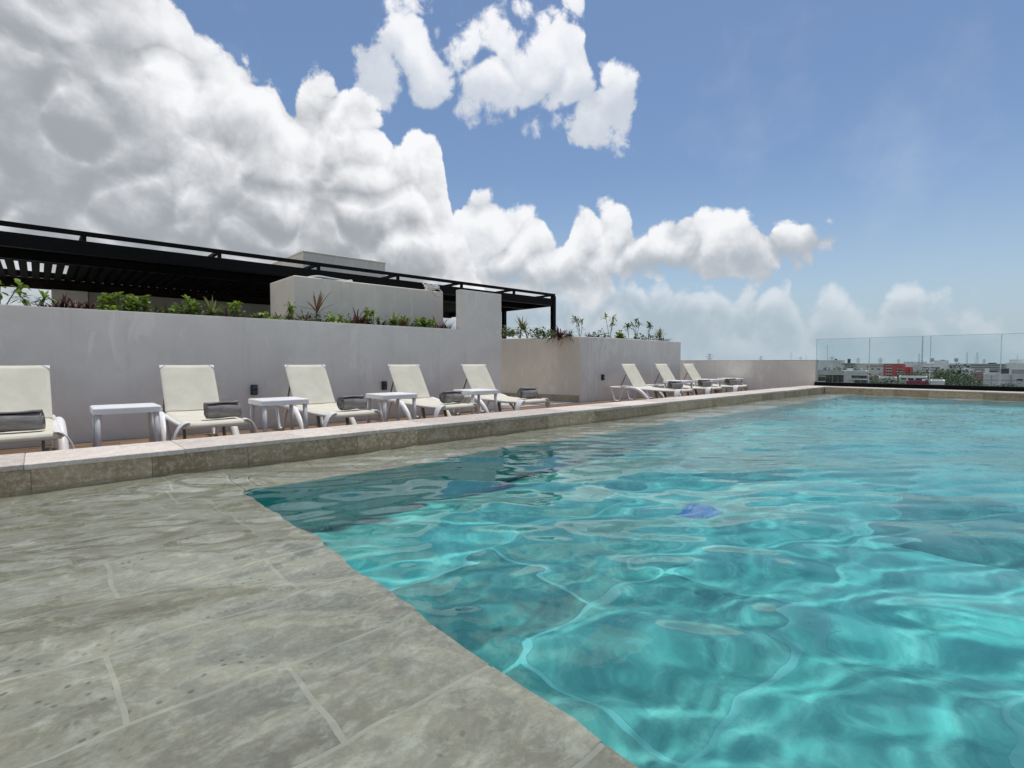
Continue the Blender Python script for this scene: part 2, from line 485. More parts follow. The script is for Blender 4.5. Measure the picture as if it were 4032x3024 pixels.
rp = nt.noise(nt.n('ShaderNodeMapping', {'Vector': co, 'Rotation': (0, 0, R(-28)), 'Scale': (1, 2.2, 1)}).outputs[0], 6.0, 3, 0.58, 0.5)
far = nt.ramp(nt.n('ShaderNodeSeparateXYZ', {0: co}).outputs[0], 2.0, 8.0, 0.0, 0.75)
gl = nt.n('ShaderNodeBsdfGlass', {'Normal': nt.bump(rp, far, 0.02), 'Color': (0.925, 0.985, 0.965, 1), 'Roughness': 0.0, 'IOR': 1.333})
nt.n('ShaderNodeOutputMaterial', {'Surface': gl.outputs[0]})
water = obj('pool_water', me, m)
water.cycles.is_caustics_caster = True
tag(water, 'clear turquoise rippled pool water', None, None, 'structure')

# ------------------------------------------------------------------ more materials
def plaster(name, col, var=0.07):
    """smooth painted render with trowel clouds and a few paler repairs"""
    m, nt = material(name)
    co = nt.n('ShaderNodeNewGeometry').outputs['Position']
    a = nt.noise(co, 0.7, 6, 0.6, 0.6)
    b = nt.noise(co, 5.0, 6, 0.65, 0.8)
    st = nt.n('ShaderNodeMapping', {'Vector': co, 'Scale': (1.6, 1.6, 0.5)}).outputs[0]
    rep = nt.math('MULTIPLY', nt.ramp(nt.noise(st, 1.9, 5, 0.62, 1.4), 0.55, 0.60), nt.ramp(nt.noise(co, 0.55, 2), 0.42, 0.56))
    c = nt.mix(nt.ramp(a, 0.3, 0.7), [q * (1 - var) for q in col], [min(1, q * (1 + var)) for q in col])
    c = nt.mix(nt.math('MULTIPLY', nt.ramp(b, 0.45, 0.75), 0.30), c, [q * 0.86 for q in col])
    c = nt.mix(nt.math('MULTIPLY', rep, 0.55), c, [min(.96, q * 1.13) for q in col])
    drip = nt.noise(nt.n('ShaderNodeMapping', {'Vector': co, 'Scale': (7, 7, 0.35)}).outputs[0], 1.6, 4, 0.6)
    c = nt.mix(nt.math('MULTIPLY', nt.ramp(drip, 0.54, 0.78), 0.24), c, [q * 0.7 for q in col])
    h = nt.math('ADD', nt.math('MULTIPLY', b, 0.6), nt.math('MULTIPLY', nt.noise(co, 70, 3), 0.25))
    finish(nt, c, 0.85, nt.bump(h, 0.25, 0.012), 0.25)
    return m


M_wall = plaster('wall_paint', (0.85, 0.80, 0.72))
M_warm = plaster('warm_paint', (0.86, 0.77, 0.645))
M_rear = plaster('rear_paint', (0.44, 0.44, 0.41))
M_black = plain('black_steel', (0.003, 0.003, 0.003), 0.6, 0.3, 6, 0.05, spec=0.15)
M_soffit = plain('dark_board', (0.002, 0.0018, 0.0016), 0.8, 0.3, 4, 0.2, spec=0.1, objvar=0.3)
M_brown = plain('brown_beam', (0.022, 0.016, 0.011), 0.7, 0.3, 5, 0.2, spec=0.15)
M_sheet = plain('roof_sheet', (0.003, 0.003, 0.003), 0.9, spec=0.1)
M_pave = stone('paving', (0.50, 0.47, 0.42), (0.60, 0.57, 0.51), (0.68, 0.65, 0.60), 4.0, 0.2, 0.7, 0.05)
M_soil = plain('soil', (0.06, 0.045, 0.03), 0.95, 0.4, 20, 0.6)
m, nt = material('deck_wood')
co = nt.n('ShaderNodeTexCoord').outputs['Object']
rnd = nt.n('ShaderNodeObjectInfo').outputs['Random']
sh = nt.n('ShaderNodeVectorMath', {0: nt.n('ShaderNodeMapping', {'Vector': co, 'Scale': (0.8, 22, 8)}).outputs[0], 1: nt.n('ShaderNodeCombineXYZ', {0: nt.math('MULTIPLY', rnd, 55.0)}).outputs[0]}, operation='ADD').outputs[0]
gr = nt.noise(sh, 2.2, 7, 0.65, 0.7)
c = nt.mix(nt.ramp(gr, 0.3, 0.72), (0.13, 0.075, 0.042), (0.30, 0.19, 0.115))
c = nt.n('ShaderNodeHueSaturation', {'Value': nt.math('MULTIPLY_ADD', rnd, 0.5, 0.75), 'Color': c}).outputs[0]
finish(nt, c, 0.62, nt.bump(gr, 0.3, 0.004), 0.35)
M_wood = m

# ------------------------------------------------------------------ coping: core, cap stones and face tiles
M_core = plain('mortar', (0.50, 0.45, 0.38), 0.9, 0.1, 20)
YB, XB = PY1 + CW, PX1 + CW
coping = MB().box(PX0 - .5, XB, PY1 + .024, YB - .01, FZ, CZ - .036).box(PX1 + .024, XB - .004, PY0 - .5, PY1 + .02, FZ + .01, CZ - .037) \
    .box(PX0 - .5, PX1, PY0 - .5, PY0 - .001, FZ + .02, CZ).box(PX0 - .5, PX0 - .001, PY0, PY1 + .02, FZ + .03, CZ).build('pool_coping', M_core)
tag(coping, 'raised travertine rim round the turquoise pool', None, None, 'structure')


def cut(a0, a1, lens):
    out, a = [], a0
    for l in lens:
        e = min(a + l, a1)
        if a1 - e < 0.2: e = a1
        out.append((round(a, 3), round(e, 3))); a = e
        if a >= a1: break
    return out


r_ = random.Random(3)
L0 = [r_.choice((0.6, 0.9, 0.62, 0.88)) for _ in range(60)]
cache = {}


def slab(name, size, mat, loc, ch=0.004):
    key = (name, tuple(round(q, 3) for q in size))
    if key not in cache:
        a, b, h = (q / 2 for q in size)
        cache[key] = MB().box(-a, a, -b, b, -h, h, ch).mesh(name)
    o = obj(name, cache[key], mat, coping, loc)
    o.cycles.is_caustics_receiver = True
    return o


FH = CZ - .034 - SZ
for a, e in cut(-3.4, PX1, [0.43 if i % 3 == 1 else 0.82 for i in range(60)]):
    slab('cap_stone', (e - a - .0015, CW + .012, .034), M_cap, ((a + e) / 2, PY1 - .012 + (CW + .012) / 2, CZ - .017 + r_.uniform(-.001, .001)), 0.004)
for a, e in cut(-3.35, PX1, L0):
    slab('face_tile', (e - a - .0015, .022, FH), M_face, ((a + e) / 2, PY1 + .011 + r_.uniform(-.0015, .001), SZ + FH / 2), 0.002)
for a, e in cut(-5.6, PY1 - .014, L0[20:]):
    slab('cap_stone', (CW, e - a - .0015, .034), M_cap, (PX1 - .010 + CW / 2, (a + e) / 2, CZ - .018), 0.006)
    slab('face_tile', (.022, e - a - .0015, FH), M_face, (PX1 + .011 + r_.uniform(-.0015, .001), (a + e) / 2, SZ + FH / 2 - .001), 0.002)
slab('cap_stone', (CW + .004, CW, .034), M_cap, (PX1 + .004 + CW / 2, PY1 + CW / 2, CZ - .0175), 0.006)

# ------------------------------------------------------------------ deck and paving
deck = MB().box(-4.2, 15.1, YB, 8.19, -.16, -.032).build('wood_deck', M_soil)
tag(deck, 'brown wooden deck between the pool rim and the garden wall', None, None, 'structure')
cache2 = {}
y = YB + .01
row = 0
while y + .14 < 8.2:
    x = -4.1 + (row % 3) * 0.8
    while x < 15.05:
        e = min(x + 2.4, 15.05)
        segs = [(x, e)]
        if y > 99: segs = [(a, b) for a, b in ((x, min(e, 7.3)), (max(x, 9.82), e)) if b - a > .12]
        for a, b in segs:
            k = round(b - a, 2)
            if k not in cache2: cache2[k] = MB().box(-k / 2 + .002, k / 2 - .002, -.068, .068, -.03, 0, .003).mesh('plank')
            obj('plank', cache2[k], M_wood, deck, ((a + b) / 2, y + .07, random.uniform(-.0015, .0015)))
        x = e
    y += .143
    row += 1
pave = MB().box(7.32, 9.80, 8.21, 12.9, -.15, .006, .004).build('stone_path', M_pave)
tag(pave, 'pale stone path leading through the gap in the wall', None, None, 'structure')
terr = MB().box(-12, 7.30, 8.36, 21.2, -.2, -.004).box(9.83, 24, 8.3, 21.2, -.2, -.0045).box(7.30, 9.83, 12.91, 21.2, -.2, -.005).build('terrace_floor', M_pave)
tag(terr, 'paved terrace behind the garden wall', None, None, 'structure')
podium = MB().box(-14, 15.45, -16, 21.3, -16, -1.6).box(-14, 15.44, 4.75, 21.29, -1.6, -.21).box(-14, 15.43, -15.9, PY0 - .52, -1.6, -.05).build('roof_slab', M_wall)
tag(podium, 'roof of the building that carries the pool', None, None, 'structure')

# ------------------------------------------------------------------ walls
WY = 8.2
TOP, PIL = 1.634, 2.42


def wbox(o, name, mat, x0, x1, y0, y1, z0, z1, ch=.008):
    ox, oy, oz = o.location
    return MB().box(x0 - ox, x1 - ox, y0 - oy, y1 - oy, z0 - oz, z1 - oz, ch).build(name, mat, o)


oz = [(-12, -.15), (7.24, -.15), (7.24, PIL), (6.165, PIL), (6.165, TOP), (-12, TOP)]
bm = bmesh.new()
vf = [bm.verts.new((x, WY, z)) for x, z in oz]
fc = bm.faces.new(vf)
ex = bmesh.ops.extrude_face_region(bm, geom=[fc])
bmesh.ops.translate(bm, verts=[v for v in ex['geom'] if isinstance(v, bmesh.types.BMVert)], vec=(0, .16, 0))
bmesh.ops.recalc_face_normals(bm, faces=bm.faces)
bmesh.ops.bevel(bm, geom=list(bm.edges), offset=.008, segments=2, affect='EDGES')
me = bpy.data.meshes.new('garden_wall'); bm.to_mesh(me); bm.free()
wall = obj('garden_wall', me, M_wall)
tag(wall, 'long grey rendered garden wall with a tall pillar at its right end', 'wall')
bed = empty('planter_bed', (0, 8.8, 0))
wbox(bed, 'soil', M_soil, -12, 7.1, WY + .165, 9.10, .3, 1.52)
wbox(bed, 'back_wall', M_wall, -12, 7.1, 9.105, 9.19, -.1, 1.55)
tag(bed, 'long soil bed behind the grey garden wall below the pergola', 'planter')

pw = empty('planter_wall', (12, WY, 0))
wbox(pw, 'front_panel', M_wall, 9.82, 14.62, WY, WY + .15, -.15, 1.622)
a = math.atan2(10.45 - 8.2, 9.2 - 9.82)
L = 4.2
rp = MB().box(0, L, -.15, 0, -.15, 1.618, .008).build('side_panel', M_warm, pw)
rp.location = (9.822 - 12, .004, 0); rp.rotation_euler = (0, 0, a)
wbox(pw, 'soil', M_soil, 9.95, 14.5, WY + .16, 9.6, .3, 1.55)
wbox(pw, 'back_panel', M_wall, 9.5, 14.62, 9.61, 9.75, -.14, 1.6)
wbox(pw, 'end_panel', M_wall, 14.51, 14.618, WY + .151, 9.609, -.14, 1.619)
sk = MB().box(.02, L - .1, .001, .022, 0.0, .16, .004).build('skirting', M_face, pw)
sk.location = (9.822 - 12, .004, 0.007); sk.rotation_euler = (0, 0, a)
tag(pw, 'angled grey planter wall beyond the gap, topped by tall thin plants', 'wall')

low = empty('parapet_wall', (15.2, 6.6, 0))
wbox(low, 'panel', M_wall, 15.13, 15.33, 4.60, 13.0, -.15, 1.036)
wbox(low, 'cap', plain('cap_paint', (0.78, 0.78, 0.76), 0.7), 15.115, 15.345, 4.59, 13.0, 1.037, 1.055, .004)
tag(low, 'low grey parapet wall closing the deck behind the far loungers', 'wall')

box = empty('raised_planter_box', (4.9, 9.8, 0))
wbox(box, 'body', M_warm, 3.31, 6.45, 9.2, 10.45, 0, 2.495, .012)
tag(box, 'beige rendered block standing behind the plants under the pergola edge', 'planter')
tower = empty('stair_tower', (8.1, 19.5, 0))
wbox(tower, 'body', M_warm, 6.62, 9.66, 17.5, 21.1, 0, 4.66, .01)
wbox(tower, 'parapet_cap', M_warm, 6.60, 9.68, 17.48, 21.12, 4.661, 4.72, .01)
tag(tower, 'plain beige stair tower rising behind the black pergola roof', 'building')
rear = empty('rear_wall', (5.5, 16.4, 0))
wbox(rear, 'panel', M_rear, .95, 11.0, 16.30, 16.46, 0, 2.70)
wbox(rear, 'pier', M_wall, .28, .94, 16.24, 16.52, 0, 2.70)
tag(rear, 'dim grey wall with a pale pier in the shade below the pergola', 'wall')

# ------------------------------------------------------------------ pergola
pg = empty('pergola', (4.5, 13.7, 0))
X0, X1, Y0, Y1 = -6.0, 11.92, 11.0, 16.5
wbox(pg, 'front_beam', M_black, X0, X1, Y0 - .05, Y0 + .05, 2.74, 2.955, .004)
wbox(pg, 'rear_beam', M_brown, X0, X1, Y1 - .05, Y1 + .05, 2.71, 2.96, .004)
wbox(pg, 'end_beam', M_black, X1 - .1, X1, Y0 + .051, Y1 - .051, 2.735, 2.95, .004)
wbox(pg, 'centre_beam', M_black, X0, X1 - .101, 12.2, 12.3, 2.74, 2.90, .004)
bm_ = MB().box(-.062, .062, Y0 + .055 - 13.7, Y1 - .055 - 13.7, 2.905, 2.93, .003).mesh('soffit_board')
x = X0 + .1
while x < X1 - .2:
    obj('soffit_board', bm_, M_soffit, pg, (x - 4.5, 0, 0)); x += .185
# sheet over the boards, open where daylight falls through
wbox(pg, 'roof_sheet', M_sheet, X0, X1 - .02, Y0 + .06, 14.0, 2.96, 2.972, 0)
wbox(pg, 'roof_sheet', M_sheet, X0, X1 - .02, 15.7, Y1 - .06, 2.96, 2.972, 0)
wbox(pg, 'roof_sheet', M_sheet, .55, X1 - .02, 14.001, 15.699, 2.96, 2.972, 0)
wbox(pg, 'top_rail', M_black, X0, X1, Y0 - .035, Y0 + .035, 3.045, 3.115, .004)
RX = [.61 - 1.93 * 3, .61 - 1.93 * 2, .61 - 1.93, .61, 2.585, 4.48, 6.4, 8.3, 10.19]
for x in RX:
    wbox(pg, 'short_post', M_black, x - .03, x + .03, Y0 - .03, Y0 + .03, 2.956, 3.044, 0)
for x in RX + [11.885]:
    wbox(pg, 'rafter', M_black, x - .03, x + .03, Y0 + .036, Y1, 3.05, 3.11, .003)
wbox(pg, 'top_rail', M_black, X0, X1, Y1 + .001, Y1 + .06, 3.045, 3.115, .004)
for x, y in ((11.86, 11.0), (11.86, 13.3), (8.05, 12.6), (8.05, 16.43), (-5.5, 11.0), (-5.5, 16.4)):
    wbox(pg, 'post', M_black, x - .062, x + .062, y - .062, y + .062, -.003, 2.735 if y > 11 else 3.04, .004)
tag(pg, 'long black steel pergola with a flat slatted roof behind the garden wall', 'pergola')

# ------------------------------------------------------------------ glass fence on the far rim
m, nt = material('fence_glass')
g = nt.n('ShaderNodeBsdfGlossy', {'Color': (1, 1, 1, 1), 'Roughness': 0.0})
co = nt.n('ShaderNodeTexCoord').outputs['Object']
dirt = nt.noise(co, 3.0, 6, 0.65)
t = nt.n('ShaderNodeBsdfTransparent', {'Color': (0.84, 0.91, 0.91, 1)})
dif = nt.n('ShaderNodeBsdfDiffuse', {'Color': (0.7, 0.72, 0.72, 1)})
fr = nt.n('ShaderNodeFresnel', {'IOR': 1.35}).outputs[0]
s1 = nt.n('ShaderNodeMixShader', {0: fr, 1: t.outputs[0], 2: g.outputs[0]})
s2 = nt.n('ShaderNodeMixShader', {0: nt.ramp(dirt, .45, .9, 0.01, 0.07), 1: s1.outputs[0], 2: dif.outputs[0]})
nt.n('ShaderNodeOutputMaterial', {'Surface': s2.outputs[0]})
M_glass = m
M_edge = plain('glass_edge', (0.62, 0.74, 0.72), 0.3, 0.05)
gf = empty('glass_fence', (15.15, 0, CZ))
wbox(gf, 'base_rail', M_black, 15.07, 15.23, -5.6, 4.60, .375, .468, .004)
yy = 4.595
for i in range(9):
    y1 = yy - 1.185
    me_ = MB().add([(15.15 - 15.15, yy - .008, .095), (0, y1 + .008, .095), (0, y1 + .008, 1.215), (0, yy - .008, 1.215)], [(0, 1, 2, 3)])
    p = me_.build('glass_panel', M_glass, gf)
    e = MB().box(-.006, .006, yy - .0078, yy - .002, .095, 1.215).box(-.006, .006, y1 + .002, y1 + .0078, .095, 1.215).box(-.006, .006, y1 + .008, yy - .008, 1.2151, 1.222).build('edge', M_edge, p)
    yy = y1
tag(gf, 'frameless clear glass fence in a black base rail on the far pool rim', 'fence')

# ------------------------------------------------------------------ sun loungers
M_white = plain('white_resin', (0.89, 0.875, 0.85), 0.42, 0.04, 12)
M_grey = plain('grey_resin', (0.64, 0.63, 0.61), 0.45, 0.05, 12)
M_strut = plain('brown_strut', (0.24, 0.21, 0.18), 0.6, 0.1, 12)
m, nt = material('cream_sling')
co = nt.n('ShaderNodeTexCoord').outputs['Object']
wv = nt.n('ShaderNodeTexWave', {'Vector': co, 'Scale': 90.0, 'Distortion': 0.6, 'Detail': 1.0}, bands_direction='X').outputs['Fac']
wv2 = nt.n('ShaderNodeTexWave', {'Vector': co, 'Scale': 90.0, 'Distortion': 0.6, 'Detail': 1.0}, bands_direction='Y').outputs['Fac']
weave = nt.math('MULTIPLY', wv, wv2)
blot = nt.noise(co, 5.0, 5, 0.6)
c = nt.mix(nt.ramp(blot, 0.3, 0.7), (0.70, 0.66, 0.53), (0.78, 0.74, 0.61))
c = nt.mix(nt.math('MULTIPLY', weave, 0.15), c, (0.52, 0.49, 0.38))
finish(nt, c, 0.8, nt.bump(weave, 0.2, 0.003), 0.2)
M_sling = m


def sheet(prof, xs, drop, th, side=0.0):
    """a stretched cloth: profile (y, z) swept across x, edges rolled down by drop"""
    prof = [Vector((0, a, b)) for a, b in prof]
    top, bot = [], []
    for i, p in enumerate(prof):
        t = (prof[min(i + 1, len(prof) - 1)] - prof[max(i - 1, 0)]).normalized()
        nrm = Vector((0, -t.z, t.y))
        if nrm.z < 0 and abs(nrm.z) > .3: nrm = nrm
        rt, rb = [], []
        for x in xs:
            e = max(0.0, (abs(x) / max(map(abs, xs)) - 0.86) / 0.14)
            sag = 0.008 * (1 - (x / .3) ** 2)
            q = p + Vector((x, 0, 0)) - nrm * (drop * e * e + sag)
            rt.append(q); rb.append(q - nrm * th)
        top.append(rt); bot.append(rb)
    n, mcount = len(prof), len(xs)
    v = [q for r in top for q in r] + [q for r in bot for q in r]
    N = n * mcount
    f = []
    for i in range(n - 1):
        for k in range(mcount - 1):
            a = i * mcount + k
            f.append((a, a + 1, a + mcount + 1, a + mcount))
            f.append((N + a, N + a + mcount, N + a + mcount + 1, N + a + 1))
    for i in range(n - 1):
        a = i * mcount; b = a + mcount - 1
        f.append((a, a + mcount, N + a + mcount, N + a)); f.append((b, N + b, N + b + mcount, b + mcount))
    for k in range(mcount - 1):
        f.append((k, N + k, N + k + 1, k + 1)); a = (n - 1) * mcount + k
        f.append((a, a + 1, N + a + 1, N + a))
    return MB().add(v, f, True)


def smooth_line(pts, n=5):
    """Catmull-Rom through the points"""
    P = [Vector(p) for p in pts]; out = []
    for i in range(len(P) - 1):
        p0, p1, p2, p3 = P[max(i - 1, 0)], P[i], P[i + 1], P[min(i + 2, len(P) - 1)]
        for k in range(n):
            t = k / n
            out.append(0.5 * ((2 * p1) + (p2 - p0) * t + (2 * p0 - 5 * p1 + 4 * p2 - p3) * t * t + (3 * p1 - p0 - 3 * p2 + p3) * t ** 3))
    out.append(P[-1])
    return out


def make_lounger():
    root = empty('sun_lounger')
    xs = [-.30, -.292, -.28, -.26, -.2, -.1, 0, .1, .2, .26, .28, .292, .30]
    pr = smooth_line([(0, .035, .285), (0, .0, .292), (0, -.012, .318), (0, .0, .345), (0, .04, .358), (0, .25, .352), (0, .6, .345), (0, .95, .362), (0, 1.235, .392)], 4)
    sheet([(p.y, p.z) for p in pr], xs, .03, .006).build('seat_sling', M_sling, root)
    pr = smooth_line([(0, 1.235, .395), (0, 1.29, .47), (0, 1.42, .67), (0, 1.61, .948)], 5)
    back = sheet([(p.y, p.z) for p in pr], [q * .985 for q in xs], .014, .006).build('backrest_sling', M_sling, root)
    t = Vector((0, 1.61 - 1.235, .948 - .392)).normalized(); nn = Vector((0, -t.z, t.y))
    A, B = Vector((0, 1.235, .385)), Vector((0, 1.61, .945))
    fr = MB()
    off = -nn * .024 - t * .012
    fr.tube([A + off + Vector((-.27, 0, 0)), B + off + Vector((-.27, 0, 0))], .014, 8)
    fr.tube([A + off + Vector((.27, 0, 0)), B + off + Vector((.27, 0, 0))], .014, 8)
    fr.tube([B + off + Vector((-.29, 0, 0)), B + off + Vector((.29, 0, 0))], .014, 8)
    fr.build('backrest_frame', M_sling, root)
    for s in (-1, 1):                                                  # white corner caps at the top of the back
        a0 = B + Vector((s * .299, 0, 0)) + nn * .004; a1 = a0 - Vector((s * .062, 0, 0)); a2 = a0 - t * .045
        th = nn * .012
        v = [a0, a1, a2, a0 - th, a1 - th, a2 - th]
        f = [(0, 1, 2), (3, 5, 4), (0, 3, 4, 1), (1, 4, 5, 2), (2, 5, 3, 0)]
        MB().add(v, f).build('corner_cap', M_white, root)
    for s in (-1, 1):
        x = s * .305
        MB().tube(smooth_line([(x, .03, .325), (x, .5, .318), (x, .95, .332), (x * 1.03, 1.3, .350), (x * 1.05, 1.93, .352)], 4), .024, 8, .9).build('side_rail', M_white, root)
        MB().tube(smooth_line([(x * 1.05, 1.92, .352), (x * 1.05, 1.89, .30), (x * 1.05, 1.79, .04), (x * 1.05, 1.745, .020), (x * 1.05, 1.66, .02), (x * 1.05, 1.62, .045), (x * 1.05, 1.54, .24), (x * 1.05, 1.44, .345)], 4), .022, 8).build('rear_leg', M_white, root)
        MB().tube(smooth_line([(x * 1.10, 1.50, .345), (x * 1.12, 1.28, .352), (x * 1.14, 1.08, .315), (x * 1.15, .88, .185), (x * 1.16, .72, .0)], 5), [.032] * 5 + [.046] * 16, 10, 1.0, True, (1, 0, 0)).build('arch_leg', M_white, root)
        # flared front leg: a shell that curls out and down from the corner
        rings = []
        for (xx, zz, wd, yo) in ((.255, .362, .10, .0), (.285, .362, .12, -.004), (.315, .345, .12, -.004), (.345, .312, .115, 0), (.375, .25, .10, .005), (.398, .15, .085, .012), (.41, .0, .08, .02)):
            r2 = []
            for (dy, dx) in ((-.012, 0), (0, .006), (wd, .006), (wd + .004, 0), (wd, -.010), (0, -.010)):
                r2.append(Vector((s * (xx + dx * (1 if zz < .34 else .4)), yo + dy, zz + (dx if zz > .33 else 0))))
            rings.append(r2 if s > 0 else r2[::-1])
        MB().loft(rings).build('front_leg', M_white, root)
    for yy_, zz_, rr_ in ((1.925, .352, .022), (.035, .315, .02), (1.44, .335, .016)):
        MB().tube([(-.31, yy_, zz_), (.31, yy_, zz_)], rr_, 8).build('cross_bar', M_white, root)
    for s in (-1, 1):
        MB().box(-.010, .010, -.008, .008, 0, .40, .002, Matrix.Translation((s * .26, 1.66, .345)) @ Matrix.Rotation(R(27), 4, 'X')).build('support_strut', M_strut, root)
    for s in (-1, 1):
        MB().box(-.012, .012, -.028, .028, 0, .34, .004, Matrix.Translation((s * .2, .62, .0)) @ Matrix.Rotation(R(-16), 4, 'X')).build('inner_leg', M_strut, root)
    return root


GL = 'cream sun loungers along the pool rim'
LPOS = [(-.17, 6.08, 'cream sun lounger cut by the left picture edge'),
        (1.38, 6.08, 'cream sun lounger second from the left, between two white tables'),
        (2.92, 6.06, 'cream sun lounger third from the left along the garden wall'),
        (4.55, 6.08, 'cream sun lounger fourth from the left along the garden wall'),
        (6.10, 6.05, 'cream sun lounger right in front of the tall wall pillar'),
        (11.03, 6.02, 'first cream sun lounger beyond the gap in the wall, rear legs in view'),
        (12.58, 6.05, 'middle one of the three far cream sun loungers'),
        (14.10, 6.05, 'farthest cream sun lounger, nearest the low parapet')]
proto = make_lounger()
for i, (x, y, lb) in enumerate(LPOS):
    o = proto if i == 0 else copy_tree(proto)
    o.location = (x, y, 0.0)
    o.rotation_euler = (0, 0, R((1.2, -1, .6, -.8, 1.5, .5, -1, .8)[i]))
    tag(o, lb, 'sun lounger', GL)

# ------------------------------------------------------------------ side tables
def make_table():
    root = empty('side_table')
    w, d, h = .28, .27, .53
    def ring(ax, ay, z, r=.03):
        out = []
        for cx, cy_, a0 in ((ax - r, ay - r, 0), (-ax + r, ay - r, 90), (-ax + r, -ay + r, 180), (ax - r, -ay + r, 270)):
            for k in range(4):
                an = R(a0 + 30 * k); out.append(Vector((cx + r * math.cos(an), cy_ + r * math.sin(an), z)))
        return out
    top = MB()
    top.loft([ring(w, d, h - .062), ring(w, d, h - .010), ring(w - .004, d - .004, h - .003), ring(w - .012, d - .012, h)], smooth=False)
    top.build('table_top', M_white, root)
    for sx in (-1, 1):
        for sy in (-1, 1):
            MB().tube([(sx * (w - .045), sy * (d - .045), h - .058), (sx * (w - .032), sy * (d - .032), .0)], [.027, .022], 10).build('leg', M_grey, root)
    return root


tp = make_table()
TPOS = [(.66, 6.67, 'white plastic side table right of the leftmost lounger'),
        (2.19, 6.67, 'white plastic side table between the second and third loungers'),
        (3.76, 6.67, 'white plastic side table between the third and fourth loungers'),
        (5.32, 6.67, 'white plastic side table between the fourth lounger and the pillar lounger'),
        (11.80, 6.67, 'white plastic side table right of the first lounger beyond the gap'),
        (13.34, 6.67, 'white plastic side table between the two farthest loungers'),
        (14.70, 6.67, 'white plastic side table standing last, against the low parapet')]
for i, (x, y, lb) in enumerate(TPOS):
    o = tp if i == 0 else copy_tree(tp)
    o.location = (x, y, 0)
    o.rotation_euler = (0, 0, R((-1, 1, .5, -1, 1, 0, -1)[i]))
    tag(o, lb, 'side table', 'white side tables between the loungers')

# ------------------------------------------------------------------ rolled towels
m, nt = material('grey_towel')
co = nt.n('ShaderNodeTexCoord').outputs['Object']
pile = nt.noise(co, 260, 2, 0.6)
fold = nt.noise(nt.n('ShaderNodeMapping', {'Vector': co, 'Scale': (3, 9, 9)}).outputs[0], 2.4, 4, 0.6, 0.8)
c = nt.mix(nt.ramp(fold, 0.3, 0.7), (0.205, 0.19, 0.18), (0.29, 0.272, 0.262))
finish(nt, c, 0.95, nt.bump(nt.math('MULTIPLY_ADD', pile, 0.25, fold), 0.6, 0.012), 0.1)
M_towel = m


def make_towel(i):
    rr = random.Random(40 + i)
    ln = (.50, .33, .32, .33, .33, .34, .34, .34)[i]
    turns, r0, r1, th = 2.6, .024, .098, .0145
    pts = []
    N = 70
    for k in range(N + 1):
        a = k / N
        an = -math.pi * .55 + a * turns * 2 * math.pi
        r = r0 + (r1 - r0) * a
        pts.append((an, r))
    def sq(an, r, x):
        # slightly squared and slumped roll
        y, z = r * math.cos(an), r * math.sin(an)
        p = 2.05
        n = (abs(math.cos(an)) ** p + abs(math.sin(an)) ** p) ** (1 / p)
        y, z = y / n * 1.03, z / n * .95
        wob = .004 * math.sin(11 * x + 3 * an + i) + .003 * math.sin(23 * x - 2 * an)
        return Vector((x, y * (1 + wob / .08), z * (1 + wob / .08)))
    rings = []
    nx_ = 9
    tel = [rr.uniform(-.006, .006) for _ in range(8)]
    for j in range(nx_):
        x = -ln / 2 + ln * j / (nx_ - 1)
        out = [sq(an, r + th * .46, x + (.010 * math.sin(an * .7 + i) if j in (0, nx_ - 1) else 0)) for an, r in pts]
        inn = [sq(an, r - th * .46, x + (.010 * math.sin(an * .7 + i) if j in (0, nx_ - 1) else 0)) for an, r in pts][::-1]
        rings.append(out + inn)
    mb = MB(); n = len(rings[0])
    mb.loft(rings, True, False, True)
    for base_, flip in ((0, True), ((nx_ - 1) * n, False)):
        for k in range(N):
            q = (base_ + k, base_ + k + 1, base_ + n - 2 - k, base_ + n - 1 - k)
            mb.f.append(q if not flip else q[::-1]); mb.sm.append(False)
    return mb.build('rolled_towel', M_towel)


TW = ['long grey rolled towel on the leftmost lounger', 'grey rolled towel on the second lounger from the left', 'grey rolled towel on the third lounger from the left',
      'grey rolled towel on the fourth lounger, beside the last left table', 'grey rolled towel on the lounger before the wall pillar', 'grey rolled towel on the first lounger beyond the gap',
      'grey rolled towel on the middle far lounger', 'grey rolled towel on the farthest lounger']
for i, (x, y, lb) in enumerate(LPOS):
    o = make_towel(i)
    o.location = (x + (-.06, .13, .12, .12, .17, .10, .06, .06)[i], y + .36, .352 + .091)
    o.rotation_euler = (0, 0, R((-7, -2, 3, 4, -3, -12, -10, -8)[i]))
    tag(o, TW[i], 'towel', 'grey towels on the loungers')

# ------------------------------------------------------------------ outlets and the small wall light
M_navy = plain('outlet_plastic', (0.012, 0.016, 0.026), 0.35, 0.1, 20)
M_lid = plain('outlet_lid', (0.05, 0.07, 0.09), 0.25, 0.1, 20)
for x, z, lb in ((2.34, .575, 'dark weatherproof wall outlet behind the second white table'), (4.47, .575, 'dark weatherproof wall outlet behind the third white table'), (10.70, .60, 'dark weatherproof wall outlet on the angled planter wall')):
    o = empty('wall_outlet', (x, WY, z))
    MB().box(-.045, .045, -.045, -.001, -.075, .075, .006).build('housing', M_navy, o)
    for dz in (-.036, .034):
        MB().box(-.034, .034, -.058, -.046, dz - .024, dz + .024, .004).build('lid', M_lid, o)
    tag(o, lb, 'outlet', 'dark outlets on the walls')
p = pw.matrix_world
dirv = Vector((math.cos(a), math.sin(a), 0)); nrm = Vector((-math.sin(a), math.cos(a), 0))
q = Vector((9.822, 8.204, .24)) + dirv * 1.30
o = empty('wall_light', q, a)
MB().box(-.055, .055, .001, .05, -.045, .075, .01).build('housing', M_white, o)
MB().tube([(0, .051, .015), (0, .062, .015)], .028, 14).build('lens', plain('lens', (.85, .85, .8), .2), o)
tag(o, 'small white square light low on the angled wall in the gap', 'light')

